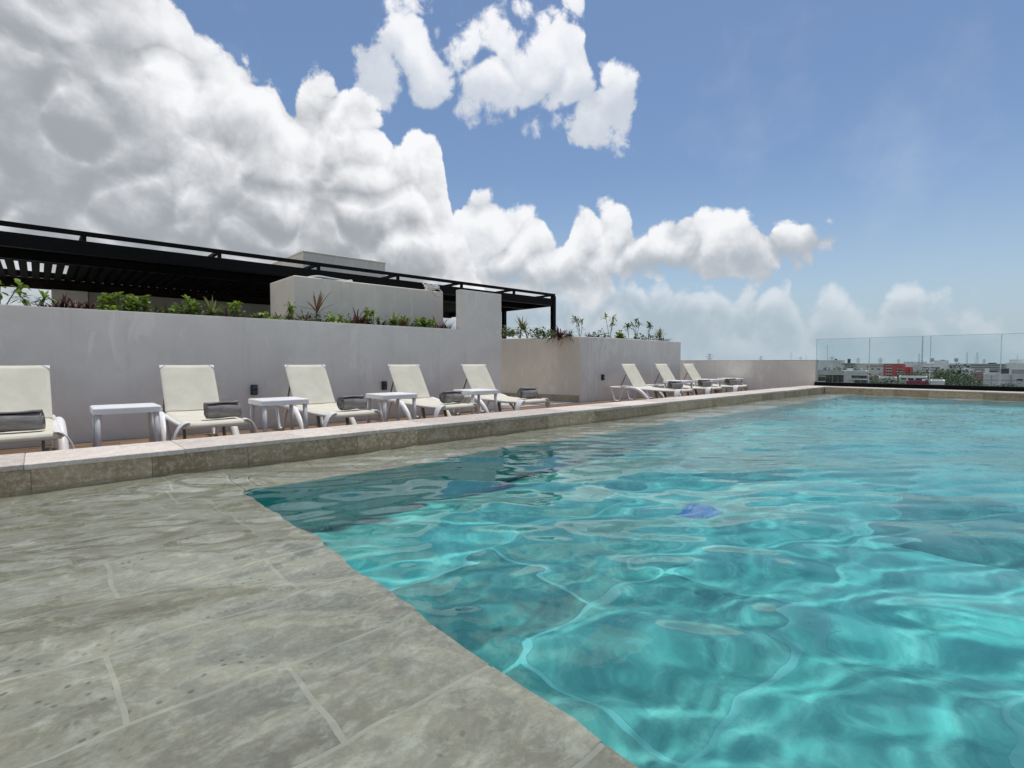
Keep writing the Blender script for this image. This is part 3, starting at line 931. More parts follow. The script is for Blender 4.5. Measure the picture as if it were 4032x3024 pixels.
# ------------------------------------------------------------------ blue drain cover on the pool floor
M_blue = plain('blue_cover', (0.01, 0.24, 0.62), .4, .15, 20)
o = empty('floor_drain', (3.67, 1.85, FZ))
MB().tube([(0, 0, 0), (0, 0, .02)], [.17, .16], 28, smooth=False).build('cover', M_blue, o).cycles.is_caustics_receiver = True
for k in range(-4, 5):
    hw = math.sqrt(max(.01, .15 ** 2 - (k * .033) ** 2))
    MB().box(-hw, hw, k * .033 - .009, k * .033 + .009, .0205, .030, .002).build('slat', M_blue, o).cycles.is_caustics_receiver = True
tag(o, 'small blue drain cover wavering on the pool floor', 'drain')

# ------------------------------------------------------------------ cable coil and hose left on the beige block
M_cable = plain('white_cable', (.72, .71, .68), .5, .05, 20)
mb = MB()
rr = random.Random(5)
for k in range(7):
    c0 = Vector((6.20 + rr.uniform(-.03, .03), 9.30 + rr.uniform(-.03, .03), 2.51 + .014 * k))
    ra, rb = rr.uniform(.13, .19), rr.uniform(.09, .14)
    tilt = rr.uniform(-.35, .35)
    mb.tube([c0 + Vector((ra * math.cos(t / 18 * 6.283), rb * math.sin(t / 18 * 6.283), .03 + ra * math.cos(t / 18 * 6.283) * tilt)) for t in range(19)], .009, 6)
mb.tube(smooth_line([(6.33, 9.22, 2.55), (6.40, 9.185, 2.50), (6.38, 9.18, 2.42), (6.30, 9.175, 2.385), (6.22, 9.18, 2.42), (6.16, 9.19, 2.50)], 5), .009, 6)
o = mb.build('cable_coil', M_cable); tag(o, 'tangled coil of white cable on the right corner of the beige block', 'cable')
mb = MB().tube(smooth_line([(3.62, 9.35, 2.512), (3.75, 9.24, 2.53), (4.0, 9.215, 2.515), (4.3, 9.26, 2.51), (4.42, 9.3, 2.53), (4.5, 9.5, 2.512)], 5), .016, 8)
o = mb.build('hose', M_cable); tag(o, 'short white hose lying along the top of the beige block', 'hose')

# ------------------------------------------------------------------ plants in the two beds
def leafmat(name, a, b, dead=(0.16, 0.10, 0.05), tr=0.25):
    m, nt = material(name)
    co = nt.n('ShaderNodeTexCoord').outputs['Object']
    n = nt.noise(co, 14, 3, 0.6)
    c = nt.mix(nt.ramp(n, 0.3, 0.7), a, b)
    c = nt.mix(nt.ramp(nt.noise(co, 31, 2), 0.66, 0.74), c, dead)
    d = nt.n('ShaderNodeBsdfPrincipled', {'Base Color': c, 'Roughness': 0.5, 'Specular IOR Level': 0.35})
    t = nt.n('ShaderNodeBsdfTranslucent', {'Color': c})
    s = nt.n('ShaderNodeMixShader', {0: tr, 1: d.outputs[0], 2: t.outputs[0]})
    nt.n('ShaderNodeOutputMaterial', {'Surface': s.outputs[0]})
    return m


M_leaf = leafmat('green_leaf', (0.14, 0.24, 0.03), (0.32, 0.42, 0.06))
M_dleaf = leafmat('dark_leaf', (0.06, 0.10, 0.03), (0.13, 0.19, 0.05))
M_red = leafmat('red_blade', (0.055, 0.022, 0.020), (0.13, 0.06, 0.045), (0.20, 0.14, 0.08))
M_spike = leafmat('spike_leaf', (0.16, 0.20, 0.05), (0.34, 0.35, 0.13), (0.30, 0.22, 0.10))
M_dry = leafmat('dry_leaf', (0.12, 0.06, 0.03), (0.24, 0.14, 0.08), (0.30, 0.2, 0.1))
M_stem = plain('stem', (0.13, 0.12, 0.06), 0.8, 0.2, 30)
V3 = Vector


def leaf(mb, p, d, ln, wd, droop, widest=.6, up=V3((0, 0, 1)), n=4):
    """one blade: a folded strip that bends under its weight"""
    d = d.normalized()
    s = d.cross(up)
    if s.length < .05: s = V3((1, 0, 0))
    s.normalize()
    v = []
    for i in range(n + 1):
        t = i / n
        w_ = wd * (math.sin(math.pi * min(1, (t / widest) * .5)) if t < widest else max(0.0, 1 - ((t - widest) / (1 - widest)) ** 1.8))
        w_ = max(w_, wd * (.18 if i == 0 else .03))
        c = p + d * (ln * t) - V3((0, 0, droop * ln * t * t))
        k = V3((0, 0, w_ * .25))
        v += [c - s * w_ + k, c, c + s * w_ + k]
    f = []
    for i in range(n):
        a = i * 3
        f += [(a, a + 1, a + 4, a + 3), (a + 1, a + 2, a + 5, a + 4)]
    mb.add(v, f, True)


def rdir(rr, az, elv):
    return V3((math.cos(az) * math.cos(elv), math.sin(az) * math.cos(elv), math.sin(elv)))


def plant(kind, x, y, z, h, seed, label, s=1.0):
    rr = random.Random(seed)
    name = {'shrub': 'leafy_shrub', 'grass': 'red_grass', 'spike': 'spiky_dracaena', 'tall': 'tall_stem_plant', 'bush': 'low_bush', 'dry': 'dry_dracaena'}[kind]
    root = empty(name, (x, y, z))
    fo, st = MB(), MB()
    mat = M_leaf
    if kind == 'shrub':
        for k in range(rr.randint(4, 6)):
            a = rr.uniform(0, 6.28); hh = h * rr.uniform(.55, 1.0); sp = rr.uniform(.02, .14) * s
            tip = V3((sp * math.cos(a), sp * math.sin(a), hh))
            st.tube(smooth_line([(0, 0, 0), tuple(tip * .5 + V3((0, 0, .02))), tuple(tip)], 2), .006, 5)
            for j in range(15):
                az = rr.uniform(0, 6.28); e = rr.uniform(-.3, 1.25)
                leaf(fo, tip - V3((0, 0, rr.uniform(0, .10) * s)), rdir(rr, az, e), rr.uniform(.06, .10) * s, rr.uniform(.016, .026) * s, rr.uniform(.1, .5), .68)
    elif kind == 'bush':
        mat = M_dleaf if rr.random() < .6 else M_leaf
        for k in range(110):
            a = rr.uniform(0, 6.28); r = .17 * s * math.sqrt(rr.random()); zz = h * rr.uniform(.1, 1) * (1 - .6 * (r / (.17 * s)) ** 2)
            leaf(fo, V3((r * math.cos(a), r * math.sin(a), zz)), rdir(rr, a + rr.uniform(-1, 1), rr.uniform(-.2, 1.2)), rr.uniform(.05, .085) * s, rr.uniform(.014, .024) * s, .3, .6)
        for k in range(5):
            a = rr.uniform(0, 6.28)
            st.tube([(0, 0, 0), (.1 * s * math.cos(a), .1 * s * math.sin(a), h * .7)], .005, 5)
    elif kind == 'grass':
        mat = M_red
        for k in range(90):
            a = rr.uniform(0, 6.28); e = rr.uniform(.55, 1.4)
            leaf(fo, V3((rr.uniform(-.03, .03), rr.uniform(-.03, .03), 0)), rdir(rr, a, e), h * rr.uniform(1.0, 2.0), .0075 * s + .003, rr.uniform(.35, .95), .35, n=6)
        st.tube([(0, 0, -.02), (0, 0, .05)], .03, 7)
    elif kind in ('spike', 'dry'):
        mat = M_spike if kind == 'spike' else M_dry
        lean = V3((rr.uniform(-.05, .05), rr.uniform(-.04, .04), 0))
        top = V3((0, 0, h * .45)) + lean
        st.tube([(0, 0, 0), tuple(top)], [.016, .012], 7)
        for k in range(34 if kind == 'spike' else 22):
            a = rr.uniform(0, 6.28); e = rr.uniform(-.2, 1.45)
            leaf(fo, top - V3((0, 0, rr.uniform(0, .08))), rdir(rr, a, e), h * rr.uniform(.45, .68), .011 * s, rr.uniform(.05, .35), .3, n=5)
    elif kind == 'tall':
        mat = M_dleaf if rr.random() < .5 else M_leaf
        for k in range(rr.randint(2, 3)):
            a = rr.uniform(0, 6.28); hh = h * rr.uniform(.7, 1)
            tip = V3((.10 * s * math.cos(a), .08 * s * math.sin(a), hh))
            ln = smooth_line([(0, 0, 0), tuple(tip * .45 + V3((rr.uniform(-.02, .02), 0, .02))), tuple(tip)], 4)
            st.tube(ln, .0065, 5)
            for j in range(16):
                az = rr.uniform(0, 6.28); e = rr.uniform(-.45, 1.2)
                leaf(fo, tip - V3((0, 0, rr.uniform(0, .045))), rdir(rr, az, e), rr.uniform(.09, .15) * s, rr.uniform(.010, .016) * s, rr.uniform(.1, .5), .5)
            for j in range(5):
                q = ln[rr.randint(4, len(ln) - 2)]
                leaf(fo, q, rdir(rr, rr.uniform(0, 6.28), rr.uniform(-.1, .8)), .09 * s, .011 * s, .4, .5)
    # leaves lean against the wall from behind or hang over its edge, never through it
    lip = WY + .17 - y
    fo.v = [(a_, max(b_, lip), c_) if c_ + z < TOP + .012 else (a_, b_, c_) for a_, b_, c_ in fo.v]
    fo.build('foliage', mat, root)
    st.build('stem', M_stem, root)
    tag(root, label, 'plant', {'shrub': 'leafy shrubs in the wall beds', 'grass': 'dark red grasses in the wall beds'}.get(kind, 'plants in the wall beds'))
    return root


def bed_x(u, y):
    """where along the bed a photographed plant stands"""
    return y * (4425.0 / (4223.0 - u) - 1.087)


BED = [  # kind, place along the photograph, height over the soil, label
    ('shrub', 12, .30, 'leafy plant at the very left end of the bed'),
    ('tall', 140, .16, 'thin tall sprig before the bright gap at the left'),
    ('grass', 262, .22, 'dark red arching grass before the pale pier'),
    ('grass', 318, .17, 'smaller dark red grass tuft right of the pale pier'),
    ('shrub', 428, .20, 'low green shrub, left one of a pair on the left bed'),
    ('shrub', 482, .24, 'low green shrub, right one of a pair on the left bed'),
    ('shrub', 545, .26, 'round-leaved yellow-green shrub left of the dry stalk'),
    ('dry', 625, .20, 'dry brown stalk among green leaves on the left bed'),
    ('bush', 590, .14, 'low green clump below the round-leaved shrub'),
    ('shrub', 712, .20, 'small green shrub left of the spiky plant'),
    ('shrub', 756, .22, 'green shrub touching the spiky plant'),
    ('spike', 832, .34, 'spiky yellow-green plant halfway along the left bed'),
    ('bush', 880, .15, 'low leaves right of the spiky plant'),
    ('shrub', 948, .23, 'upright green shrub before the black soffit'),
    ('grass', 1030, .18, 'brown grass clump left of the beige block'),
    ('bush', 1055, .13, 'green leaves at the left foot of the beige block'),
    ('dry', 1092, .24, 'small dry rosette by the grey side of the beige block'),
    ('shrub', 1138, .28, 'slim green shrub at the corner of the beige block'),
    ('dry', 1246, .58, 'tall dry brown dracaena before the beige block'),
    ('grass', 1200, .20, 'red-brown grass under the tall dry dracaena'),
    ('bush', 1225, .17, 'green clump under the tall dry dracaena'),
    ('shrub', 1312, .17, 'low bright green shrub before the beige block'),
    ('bush', 1365, .16, 'low green clump left of the arching dark grass'),
    ('grass', 1402, .22, 'arching dark grass in the middle of the beige block'),
    ('shrub', 1442, .16, 'low green shrub at the foot of the dark grass'),
    ('shrub', 1478, .30, 'tall green shrub right of the dark grass'),
    ('spike', 1556, .34, 'thin spiky plant right of the tall green shrub'),
    ('shrub', 1545, .18, 'low green shrub at the foot of the thin spiky plant'),
    ('shrub', 1612, .21, 'green shrub before the right part of the beige block'),
    ('bush', 1648, .17, 'low dark green clump right on the beige block'),
    ('shrub', 1690, .19, 'green shrub near the right end of the beige block'),
    ('grass', 1728, .26, 'dark red grass by the dark gap at the pillar'),
    ('grass', 1762, .20, 'last dark grass tuft beside the tall pillar')]
BED += [('grass', 205, .13, 'low dark tuft between the sprig and the red grass'), ('grass', 372, .15, 'thin dark tuft right of the pale pier'), ('bush', 455, .12, 'low leaves between the paired green shrubs'),
        ('dry', 575, .16, 'dry brown rosette beside the round-leaved shrub'), ('grass', 668, .15, 'dark tuft behind the dry brown stalk'), ('bush', 735, .13, 'low leaves left of the spiky plant'),
        ('bush', 800, .14, 'low leaves at the foot of the spiky plant'), ('grass', 905, .15, 'dark tuft left of the upright green shrub'), ('bush', 985, .13, 'low leaves right of the upright green shrub'),
        ('grass', 1268, .17, 'dark tuft right of the tall dry dracaena'), ('bush', 1335, .13, 'low leaves right of the low bright shrub'), ('grass', 1505, .16, 'dark tuft right of the tall green shrub'),
        ('dry', 1585, .22, 'dry rosette on the right of the thin spiky plant'), ('bush', 1665, .14, 'low leaves by the right end of the beige block'), ('grass', 1420, .26, 'second dark grass in the middle of the beige block')]
for i, (k, u, h, lb) in enumerate(BED):
    y = 8.62 + (i * 7 % 5 - 2) * .05
    plant(k, bed_x(u, y), y, 1.515, h * 1.05 + .14, 100 + i, lb, 1.3)
BED2 = [('bush', 1985, .12, 'low green bush by the pillar on the angled wall'), ('bush', 2020, .10, 'flat green bush left of the palm-like plant'),
        ('spike', 2050, .46, 'palm-like spiky plant beside the rear pergola post'), ('spike', 2078, .32, 'small spiky plant right of the palm-like one'),
        ('bush', 2118, .16, 'dark bush left of the front pergola post'), ('bush', 2150, .14, 'dark low bush at the front pergola post'),
        ('grass', 2205, .24, 'upright grass right of the front pergola post'), ('grass', 2240, .15, 'low arching grass over the wall corner'),
        ('tall', 2285, .50, 'tall double-stemmed plant at the wall corner'), ('grass', 2322, .14, 'low dark tuft right of the wall corner'),
        ('bush', 2362, .20, 'rounded bush on the angled wall'), ('tall', 2402, .58, 'tallest single leafy stem on the angled wall'),
        ('bush', 2440, .13, 'low dark bush below the tallest stem'), ('shrub', 2438, .18, 'small leafy shrub right of the tallest stem'),
        ('tall', 2478, .44, 'slim stem with star-shaped leaves, left of three'), ('tall', 2506, .55, 'slim stem with star-shaped leaves, middle of three'),
        ('bush', 2515, .18, 'dark bush under the star-leaved stems'), ('tall', 2552, .56, 'slim stem with star-shaped leaves, right of three'),
        ('spike', 2592, .46, 'spiky crown near the right end of the angled wall'), ('bush', 2575, .20, 'dark bush near the right end of the wall'),
        ('grass', 2612, .17, 'last dark tuft at the right end of the angled wall')]
for i, (k, u, h, lb) in enumerate(BED2):
    y = 8.62 + (i * 7 % 5 - 2) * .05
    plant(k, bed_x(u, y), y, 1.545, h * 1.0 + .12, 300 + i, lb, 1.35)

# ------------------------------------------------------------------ the city below the roof
GZ0 = -15.0
m, nt = material('city_ground')
co = nt.n('ShaderNodeNewGeometry').outputs['Position']
n1 = nt.noise(co, 0.012, 6, 0.6)
n2 = nt.noise(co, 0.05, 5, 0.6)
c = nt.mix(nt.ramp(n1, 0.4, 0.6), (0.05, 0.08, 0.03), (0.22, 0.21, 0.19))
c = nt.mix(nt.ramp(n2, 0.5, 0.7), c, (0.30, 0.29, 0.27))
finish(nt, c, 0.95, None, 0.1)
gr_ = MB().add([(-9000, -9000, GZ0), (12000, -9000, GZ0), (12000, 12000, GZ0), (-9000, 12000, GZ0)], [(0, 1, 2, 3)]).build('ground', m)
tag(gr_, 'flat city ground reaching to the horizon', None, None, 'structure')


def wpaint(name, col, var=.12):
    m, nt = material(name)
    co = nt.n('ShaderNodeNewGeometry').outputs['Position']
    a = nt.noise(co, .25, 5, .6)
    st = nt.noise(nt.n('ShaderNodeMapping', {'Vector': co, 'Scale': (1.2, 1.2, .12)}).outputs[0], 1.0, 5, .65)
    c = nt.mix(nt.ramp(a, .3, .7), [q * (1 - var) for q in col], [min(1, q * (1 + var)) for q in col])
    c = nt.mix(nt.math('MULTIPLY', nt.ramp(st, .5, .75), .35), c, [q * .5 for q in col])
    finish(nt, c, .85, None, .2)
    return m


C_white = wpaint('city_white', (.86, .86, .84)); C_grey = wpaint('city_grey', (.66, .66, .63)); C_conc = wpaint('city_concrete', (.38, .38, .36))
C_red = wpaint('city_red', (.58, .13, .12)); C_pink = wpaint('city_pink', (.48, .26, .28)); C_mag = wpaint('city_magenta', (.30, .07, .10))
C_cream = wpaint('city_cream', (.66, .60, .50)); C_roof = wpaint('city_roof', (.42, .41, .39)); C_bright = wpaint('city_bright', (.78, .78, .76))
C_win = plain('city_window', (.02, .025, .03), .2, .2, 1.0); C_tank = plain('city_tank', (.05, .06, .07), .5, .1, 1.0); C_hazed_steel = plain('hazed_steel', (.36, .38, .40), .6, .1, 1.0)  # steel lightened to blue-grey, distance haze painted into its colour
UP0 = R(HEAD)
FX, FY = math.cos(UP0), math.sin(UP0); RX_, RY_ = math.sin(UP0), -math.cos(UP0)


def spot(u, d):
    """ground position seen in direction u of the photograph at depth d"""
    r = (u - 2016.0) / 2028.0 * d
    return FX * d + RX_ * r, FY * d + RY_ * r


def zat(v, d): return EYE - (v - 1428.0) / 2028.0 * d


def building(name, label, u0, u1, v0, d, mat, depth=10, wins=(), parapet=.35, extra=None, cat='building', group=None, turn=0.0, roofmat=None):
    """a block whose front spans u0..u1 with its top at v0; wins are (u0,u1,v0,v1) on the front"""
    uc = (u0 + u1) / 2
    cx, cy_ = spot(uc, d)
    phi = math.atan((uc - 2016.0) / 2028.0)
    K = d * math.cos(phi) / 2028.0                      # metres per reading across a front that faces the pool
    wdt = (u1 - u0) * K
    top = zat(v0, d)
    rz = math.atan2(RY_, RX_) - phi + turn
    o = empty(name, (cx, cy_, GZ0), rz)
    H = top - GZ0
    MB().box(-wdt / 2, wdt / 2, 0, depth, 0, H - parapet).build('wall', mat, o)
    rf = MB().box(-wdt / 2 + .25, wdt / 2 - .25, .25, depth - .25, H - parapet + .002, H - parapet + .06).build('roof', roofmat or C_roof, o)
    pp = MB()
    pp.box(-wdt / 2 - .04, wdt / 2 + .04, -.04, .2, H - parapet + .001, H).box(-wdt / 2 - .04, wdt / 2 + .04, depth - .2, depth + .04, H - parapet + .001, H)
    pp.box(-wdt / 2 - .04, -wdt / 2 + .2, .2, depth - .2, H - parapet + .001, H - .003).box(wdt / 2 - .2, wdt / 2 + .04, .2, depth - .2, H - parapet + .001, H - .003)
    pp.build('parapet', mat, o)
    for (a, b, va, vb) in wins:
        x0, x1 = (a - uc) * K, (b - uc) * K
        z1, z0 = zat(va, d) - GZ0, zat(vb, d) - GZ0
        wn = MB().box(x0, x1, -.03, .05, z0, z1).build('window', C_win, o)
        fr_ = .06 + d * .0004
        MB().box(x0 - fr_, x1 + fr_, -.10, .02, z0 - fr_, z0 - .001).box(x0 - fr_, x1 + fr_, -.10, .02, z1 + .001, z1 + fr_).build('frame', C_white, wn)
    if extra:
        for nm, (a, b, va, vb), y0, y1, mt in extra:
            x0, x1 = (a - uc) * K, (b - uc) * K
            MB().box(x0, x1, y0, y1, zat(vb, d) - GZ0, zat(va, d) - GZ0).build(nm, mt, o)
    tag(o, label, cat, group)
    return o


Z = lambda X: 3200 + .3761 * X          # readings from one enlarged view of the skyline
V = lambda Y: 1250 + .3761 * Y


def zb(name, label, X0, X1, Y0, d, mat, wins=(), extra=None, **k):
    return building(name, label, Z(X0), Z(X1), V(Y0), d, mat, wins=[(Z(a), Z(b), V(c), V(e)) for a, b, c, e in wins],
                    extra=[(n, (Z(a), Z(b), V(c), V(e)), y0, y1, mt) for n, (a, b, c, e), y0, y1, mt in (extra or [])], **k)


zb('white_building', 'tall pale blank building at the left end of the glass fence', 40, 330, 447, 135, C_white, depth=14,
   extra=[('roof_unit', (228, 252, 432, 446), 2, 4, C_tank), ('roof_unit', (362, 392, 434, 480), 2, 3.5, C_tank), ('annex', (331, 462, 482, 700), .5, 12, C_grey), ('canopy', (300, 440, 478, 487), -1, 6, C_conc)])
zb('old_house', 'olive grey house with a wide dark window strip at the left', 30, 325, 556, 78, C_conc, depth=12,
   wins=[(135, 205, 602, 676), (212, 262, 602, 676), (268, 320, 602, 676), (60, 128, 618, 668)],
   extra=[('water_tank', (110, 122, 530, 555), 3, 3.8, C_tank), ('water_tank', (128, 140, 524, 555), 3, 3.8, C_tank), ('water_tank', (165, 176, 528, 555), 3, 3.8, C_tank), ('ledge', (40, 325, 590, 597), -.6, -.045, C_grey)])
zb('grey_house', 'light grey house with one long dark ribbon window', 326, 572, 562, 92, C_grey, depth=12, wins=[(408, 568, 606, 640), (440, 500, 655, 690), (506, 568, 655, 690)],
   extra=[('ledge', (400, 572, 642, 649), -.8, -.045, C_white), ('stair_head', (350, 420, 540, 562), 4, 8, C_white)])
rw = []
for r_i in range(4):
    for (a, b) in ((772, 792), (800, 820)): rw.append((a, b, 507 + 30 * r_i, 526 + 30 * r_i))
for r_i in range(3):
    for (a, b) in ((888, 908), (912, 934)): rw.append((a, b, 541 + 27 * r_i, 560 + 27 * r_i))
zb('red_building', 'bright red block of flats beyond the glass', 737, 955, 486, 210, C_red, depth=12, wins=rw, extra=[('side_wing', (956, 968, 490, 660), 0, 12, C_red), ('annex', (969, 1045, 518, 660), 2, 11, C_red), ('dark_recess', (1003, 1012, 540, 620), 1.9, 2.05, C_win)])
zb('white_rowhouse', 'low white house below the red block', 694, 882, 628, 120, C_bright, depth=9, wins=[(720, 760, 640, 655), (790, 830, 640, 655)])
zb('white_rowhouse', 'low white house with a balustrade right of the red block', 902, 1200, 618, 112, C_bright, depth=9, wins=[(930, 980, 632, 655), (1000, 1060, 632, 655), (1080, 1180, 632, 655)])
zb('magenta_house', 'house with a dark magenta wall just above the rail', 985, 1232, 668, 84, C_mag, depth=8, extra=[('roof_box', (1150, 1180, 655, 668), 3, 5, C_white)])
zb('bright_roof_house', 'house with a glaring white roof beside the magenta wall', 1236, 1384, 662, 98, C_bright, depth=10, roofmat=C_bright)
zb('office_block', 'white office block with dark window bands behind the trees', 1140, 1335, 506, 260, C_white, depth=16, wins=[(1145, 1330, 522, 533), (1145, 1330, 545, 556), (1145, 1330, 568, 580)])
zb('grey_hall', 'pale hall left of the white office block', 1055, 1138, 500, 300, C_grey, depth=18)
zb('long_block', 'long grey flat block along the skyline right of centre', 1420, 1640, 482, 420, C_grey, depth=25, wins=[(1430, 1630, 500, 507), (1430, 1630, 516, 523)])
zb('long_block', 'long dark-banded block further right along the skyline', 1642, 2010, 486, 380, C_conc, depth=25, wins=[(1650, 1830, 500, 508), (1850, 2000, 500, 508), (1650, 2000, 520, 528)], extra=[('roof_hut', (1832, 1920, 474, 486), 4, 10, C_tank)])
zb('white_house', 'cluster house in white behind the big tree', 1552, 1690, 538, 170, C_white, depth=10, wins=[(1570, 1592, 556, 575), (1610, 1632, 556, 575), (1650, 1672, 556, 575)], extra=[('stair_head', (1580, 1620, 526, 538), 2, 5, C_white)])
zb('pink_house', 'faded pink wall beside the concrete building', 1655, 1790, 572, 140, C_pink, depth=10, wins=[(1700, 1722, 590, 612)])
zb('concrete_building', 'large unpainted concrete building at the right edge', 1782, 2330, 592, 95, C_grey, depth=18, wins=[(1835, 1900, 602, 606), (2140, 2200, 640, 668)],
   extra=[('stair_head', (1786, 1838, 542, 591), 3, 8, C_grey), ('glazed_box', (1955, 2055, 536, 591), 2, 7, C_tank), ('roof_block', (2085, 2330, 542, 591), 1, 9, C_conc), ('tank_row', (1840, 1925, 560, 575), 4, 6, C_tank), ('slab_edge', (1782, 2330, 655, 661), -.12, -.045, C_conc), ('column', (1868, 1874, 600, 715), -.1, -.042, C_conc), ('column', (2075, 2083, 600, 715), -.1, -.042, C_conc)])
zb('white_tower_block', 'tall white block behind the concrete building', 2025, 2330, 476, 150, C_white, depth=14, extra=[('penthouse', (2050, 2200, 440, 475), 2, 9, C_white)])
zb('bright_warehouse', 'distant bright warehouse roof on the horizon', 945, 1190, 464, 640, C_bright, depth=30, roofmat=C_bright)
zb('distant_block', 'distant white block above the trees on the horizon', 1265, 1420, 450, 560, C_white, depth=24, extra=[('roof_hut', (1335, 1380, 444, 450), 4, 12, C_tank)])

# the low pale city between them
rr = random.Random(77)
mats = [C_white, C_grey, C_cream, C_conc, C_bright, C_pink, C_white, C_cream]
cnt = 0
NAMES = {id(C_white): 'white', id(C_grey): 'grey', id(C_cream): 'cream', id(C_conc): 'concrete', id(C_bright): 'bright white', id(C_pink): 'pink'}


def zone(u, d):
    w_ = 'in the middle distance' if d < 330 else ('far off' if d < 700 else 'on the hazy horizon')
    for lim, t in ((3330, 'behind the first glass panel'), (3475, 'left of the red block'), (3600, 'behind the red block'), (3720, 'left of the biggest tree'), (3860, 'right of the biggest tree'), (4032, 'behind the concrete building'), (9999, 'beyond the right picture edge')):
        if u < lim: return w_ + ' ' + t


for k in range(80):
    d = 180 * (1500 / 180) ** rr.random()
    u = rr.uniform(3190, 4060)
    if d < 320 and 3450 < u < 3620: continue
    top = -rr.uniform(4.5, 10.5) if d < 500 else -rr.uniform(3, 9)
    wd = rr.uniform(9, 24)
    du = wd / d * 2028 / 2
    v = 1428 + (EYE - top) / d * 2028
    dz = zat(v, d)
    wins = []
    if d < 600:
        nwin = rr.randint(2, 4)
        for j in range(nwin):
            a = u - du + 2 * du * (j + .25) / nwin
            hv = 1.3 / d * 2028; v1 = v + 1.1 / d * 2028
            wins.append((a, a + du * .9 / nwin, v1, v1 + hv))
    ex = None
    if rr.random() < .5:
        a = u + rr.uniform(-.5, .3) * du; h = rr.uniform(1.2, 2.4) / d * 2028
        ex = [('roof_tank', (a, a + 2.2 / d * 2028, v - h, v + .3), 2, 4.2, rr.choice((C_tank, C_white, C_conc)))]
    mt_ = rr.choice(mats)
    building('city_house', NAMES[id(mt_)] + ' flat-roofed house ' + zone(u, d), u - du, u + du, v, d, mt_, depth=rr.uniform(8, 16), wins=wins, extra=ex, turn=rr.uniform(-.5, .5), group='low houses of the far city')
    cnt += 1

# ------------------------------------------------------------------ trees of the city
M_t1 = leafmat('tree_leaf', (0.045, 0.080, 0.030), (0.10, 0.145, 0.055), (0.05, 0.07, 0.03), .2)
M_t2 = leafmat('palm_leaf', (0.05, 0.085, 0.04), (0.11, 0.15, 0.07), (0.16, 0.14, 0.08), .2)
M_bark = plain('bark', (0.10, 0.085, 0.065), .9, .3, 3)


def tree_mesh(seed, n, lf, rx, rz):
    """crown of leaf clumps round limb ends, radius about 1"""
    q = random.Random(seed); mb = MB()
    lobes = [(V3((q.gauss(0, .45) * rx, q.gauss(0, .45) * rx, q.uniform(-.5, .75) * rz)), q.uniform(.28, .52)) for _ in range(11)]
    for k in range(n):
        c, r = q.choice(lobes)
        d_ = V3((q.gauss(0, 1), q.gauss(0, 1), q.gauss(0, .85))).normalized() * r * q.uniform(.45, 1.08)
        p = c + d_
        leaf(mb, p, d_ + V3((q.uniform(-.3, .3), q.uniform(-.3, .3), q.uniform(-.2, .3))), lf * q.uniform(.7, 1.4), lf * .36, .3, .5, n=2)
    return mb


crowns = [tree_mesh(s_, 1500, .13, 1.0, .8).mesh('crown') for s_ in (1, 2, 3, 4)]
for c_ in crowns: c_.materials.append(M_t1)


def tree(label, u, v_top, d, rad, hgt, k):
    x, y = spot(u, d)
    top = zat(v_top, d)
    o = empty('city_tree', (x, y, GZ0))
    cz = top - GZ0 - hgt * .5
    mb = MB()
    mb.tube(smooth_line([(0, 0, 0), (.2, .1, cz * .5), (0, 0, cz)], 3), [.3, .28, .26, .24, .21, .18, .12], 7)
    for j in range(4):
        a_ = j * 1.57 + k
        mb.tube([(0, 0, cz * .75), (rad * .5 * math.cos(a_), rad * .5 * math.sin(a_), cz + hgt * .15)], [.12, .04], 5)
    mb.build('trunk', M_bark, o)
    c_ = obj('crown', crowns[k % 4], None, o, (0, 0, cz), k * 1.3)
    c_.scale = (rad, rad, hgt * .55)
    tag(o, label, 'tree', 'green trees of the city')


def palm(label, u, v_top, d, hgt, seed):
    q = random.Random(seed)
    x, y = spot(u, d)
    top = zat(v_top, d) - GZ0
    o = empty('palm_tree', (x, y, GZ0))
    MB().tube(smooth_line([(0, 0, 0), (.2, 0, top * .5), (0, .1, top - 1.6)], 3), [.24, .2, .18, .17, .16, .15, .14], 7).build('trunk', M_bark, o)
    mb = MB()
    for j in range(22):
        az_ = q.uniform(0, 6.28); e = q.uniform(-.2, 1.2)
        d_ = rdir(q, az_, e); ln = hgt * q.uniform(.8, 1.1)
        s_ = d_.cross(V3((0, 0, 1))); s_ = s_.normalized() if s_.length > .1 else V3((1, 0, 0))
        for i in range(9):
            t = (i + 1) / 9
            p = V3((0, .1, top - 1.6)) + d_ * (ln * t) - V3((0, 0, .55 * ln * t * t))
            for sg in (-1, 1):
                leaf(mb, p, s_ * sg + d_ * .6 - V3((0, 0, .5)), .7 * hgt / 2.4 * (1.1 - .6 * t), .06, .5, .4, n=2)
    mb.build('crown', M_t2, o)
    tag(o, label, 'tree', 'palms of the city')


tree('dark tree clump on the roof line of the pale left building', Z(405), V(508), 128, 3.0, 4.6, 0)
tree('dense tree below the red block, left of two', Z(650), V(578), 150, 4.6, 7.5, 1)
tree('dense dark tree below the red block, right of two', Z(770), V(630), 105, 4.6, 5.0, 2)
tree('small tree at the foot of the grey ribbon-window house', Z(612), V(640), 100, 2.6, 4.0, 3)
tree('tree right of the red annex', Z(1095), V(555), 190, 5.0, 8.5, 0)
tree('broad tree in front of the white office block', Z(1265), V(540), 170, 6.2, 9.0, 1)
tree('biggest tree at the centre of the skyline', Z(1450), V(508), 120, 5.6, 10.5, 2)
tree('tree between the biggest tree and the pink wall', Z(1545), V(600), 108, 3.6, 6.0, 3)
tree('tree before the pink wall', Z(1665), V(596), 112, 3.6, 6.2, 0)
tree('low tree at the foot of the concrete building', Z(1700), V(650), 90, 2.6, 3.6, 1)
tree('bush by the right edge above the black rail', Z(2035), V(684), 74, 2.4, 2.4, 2)
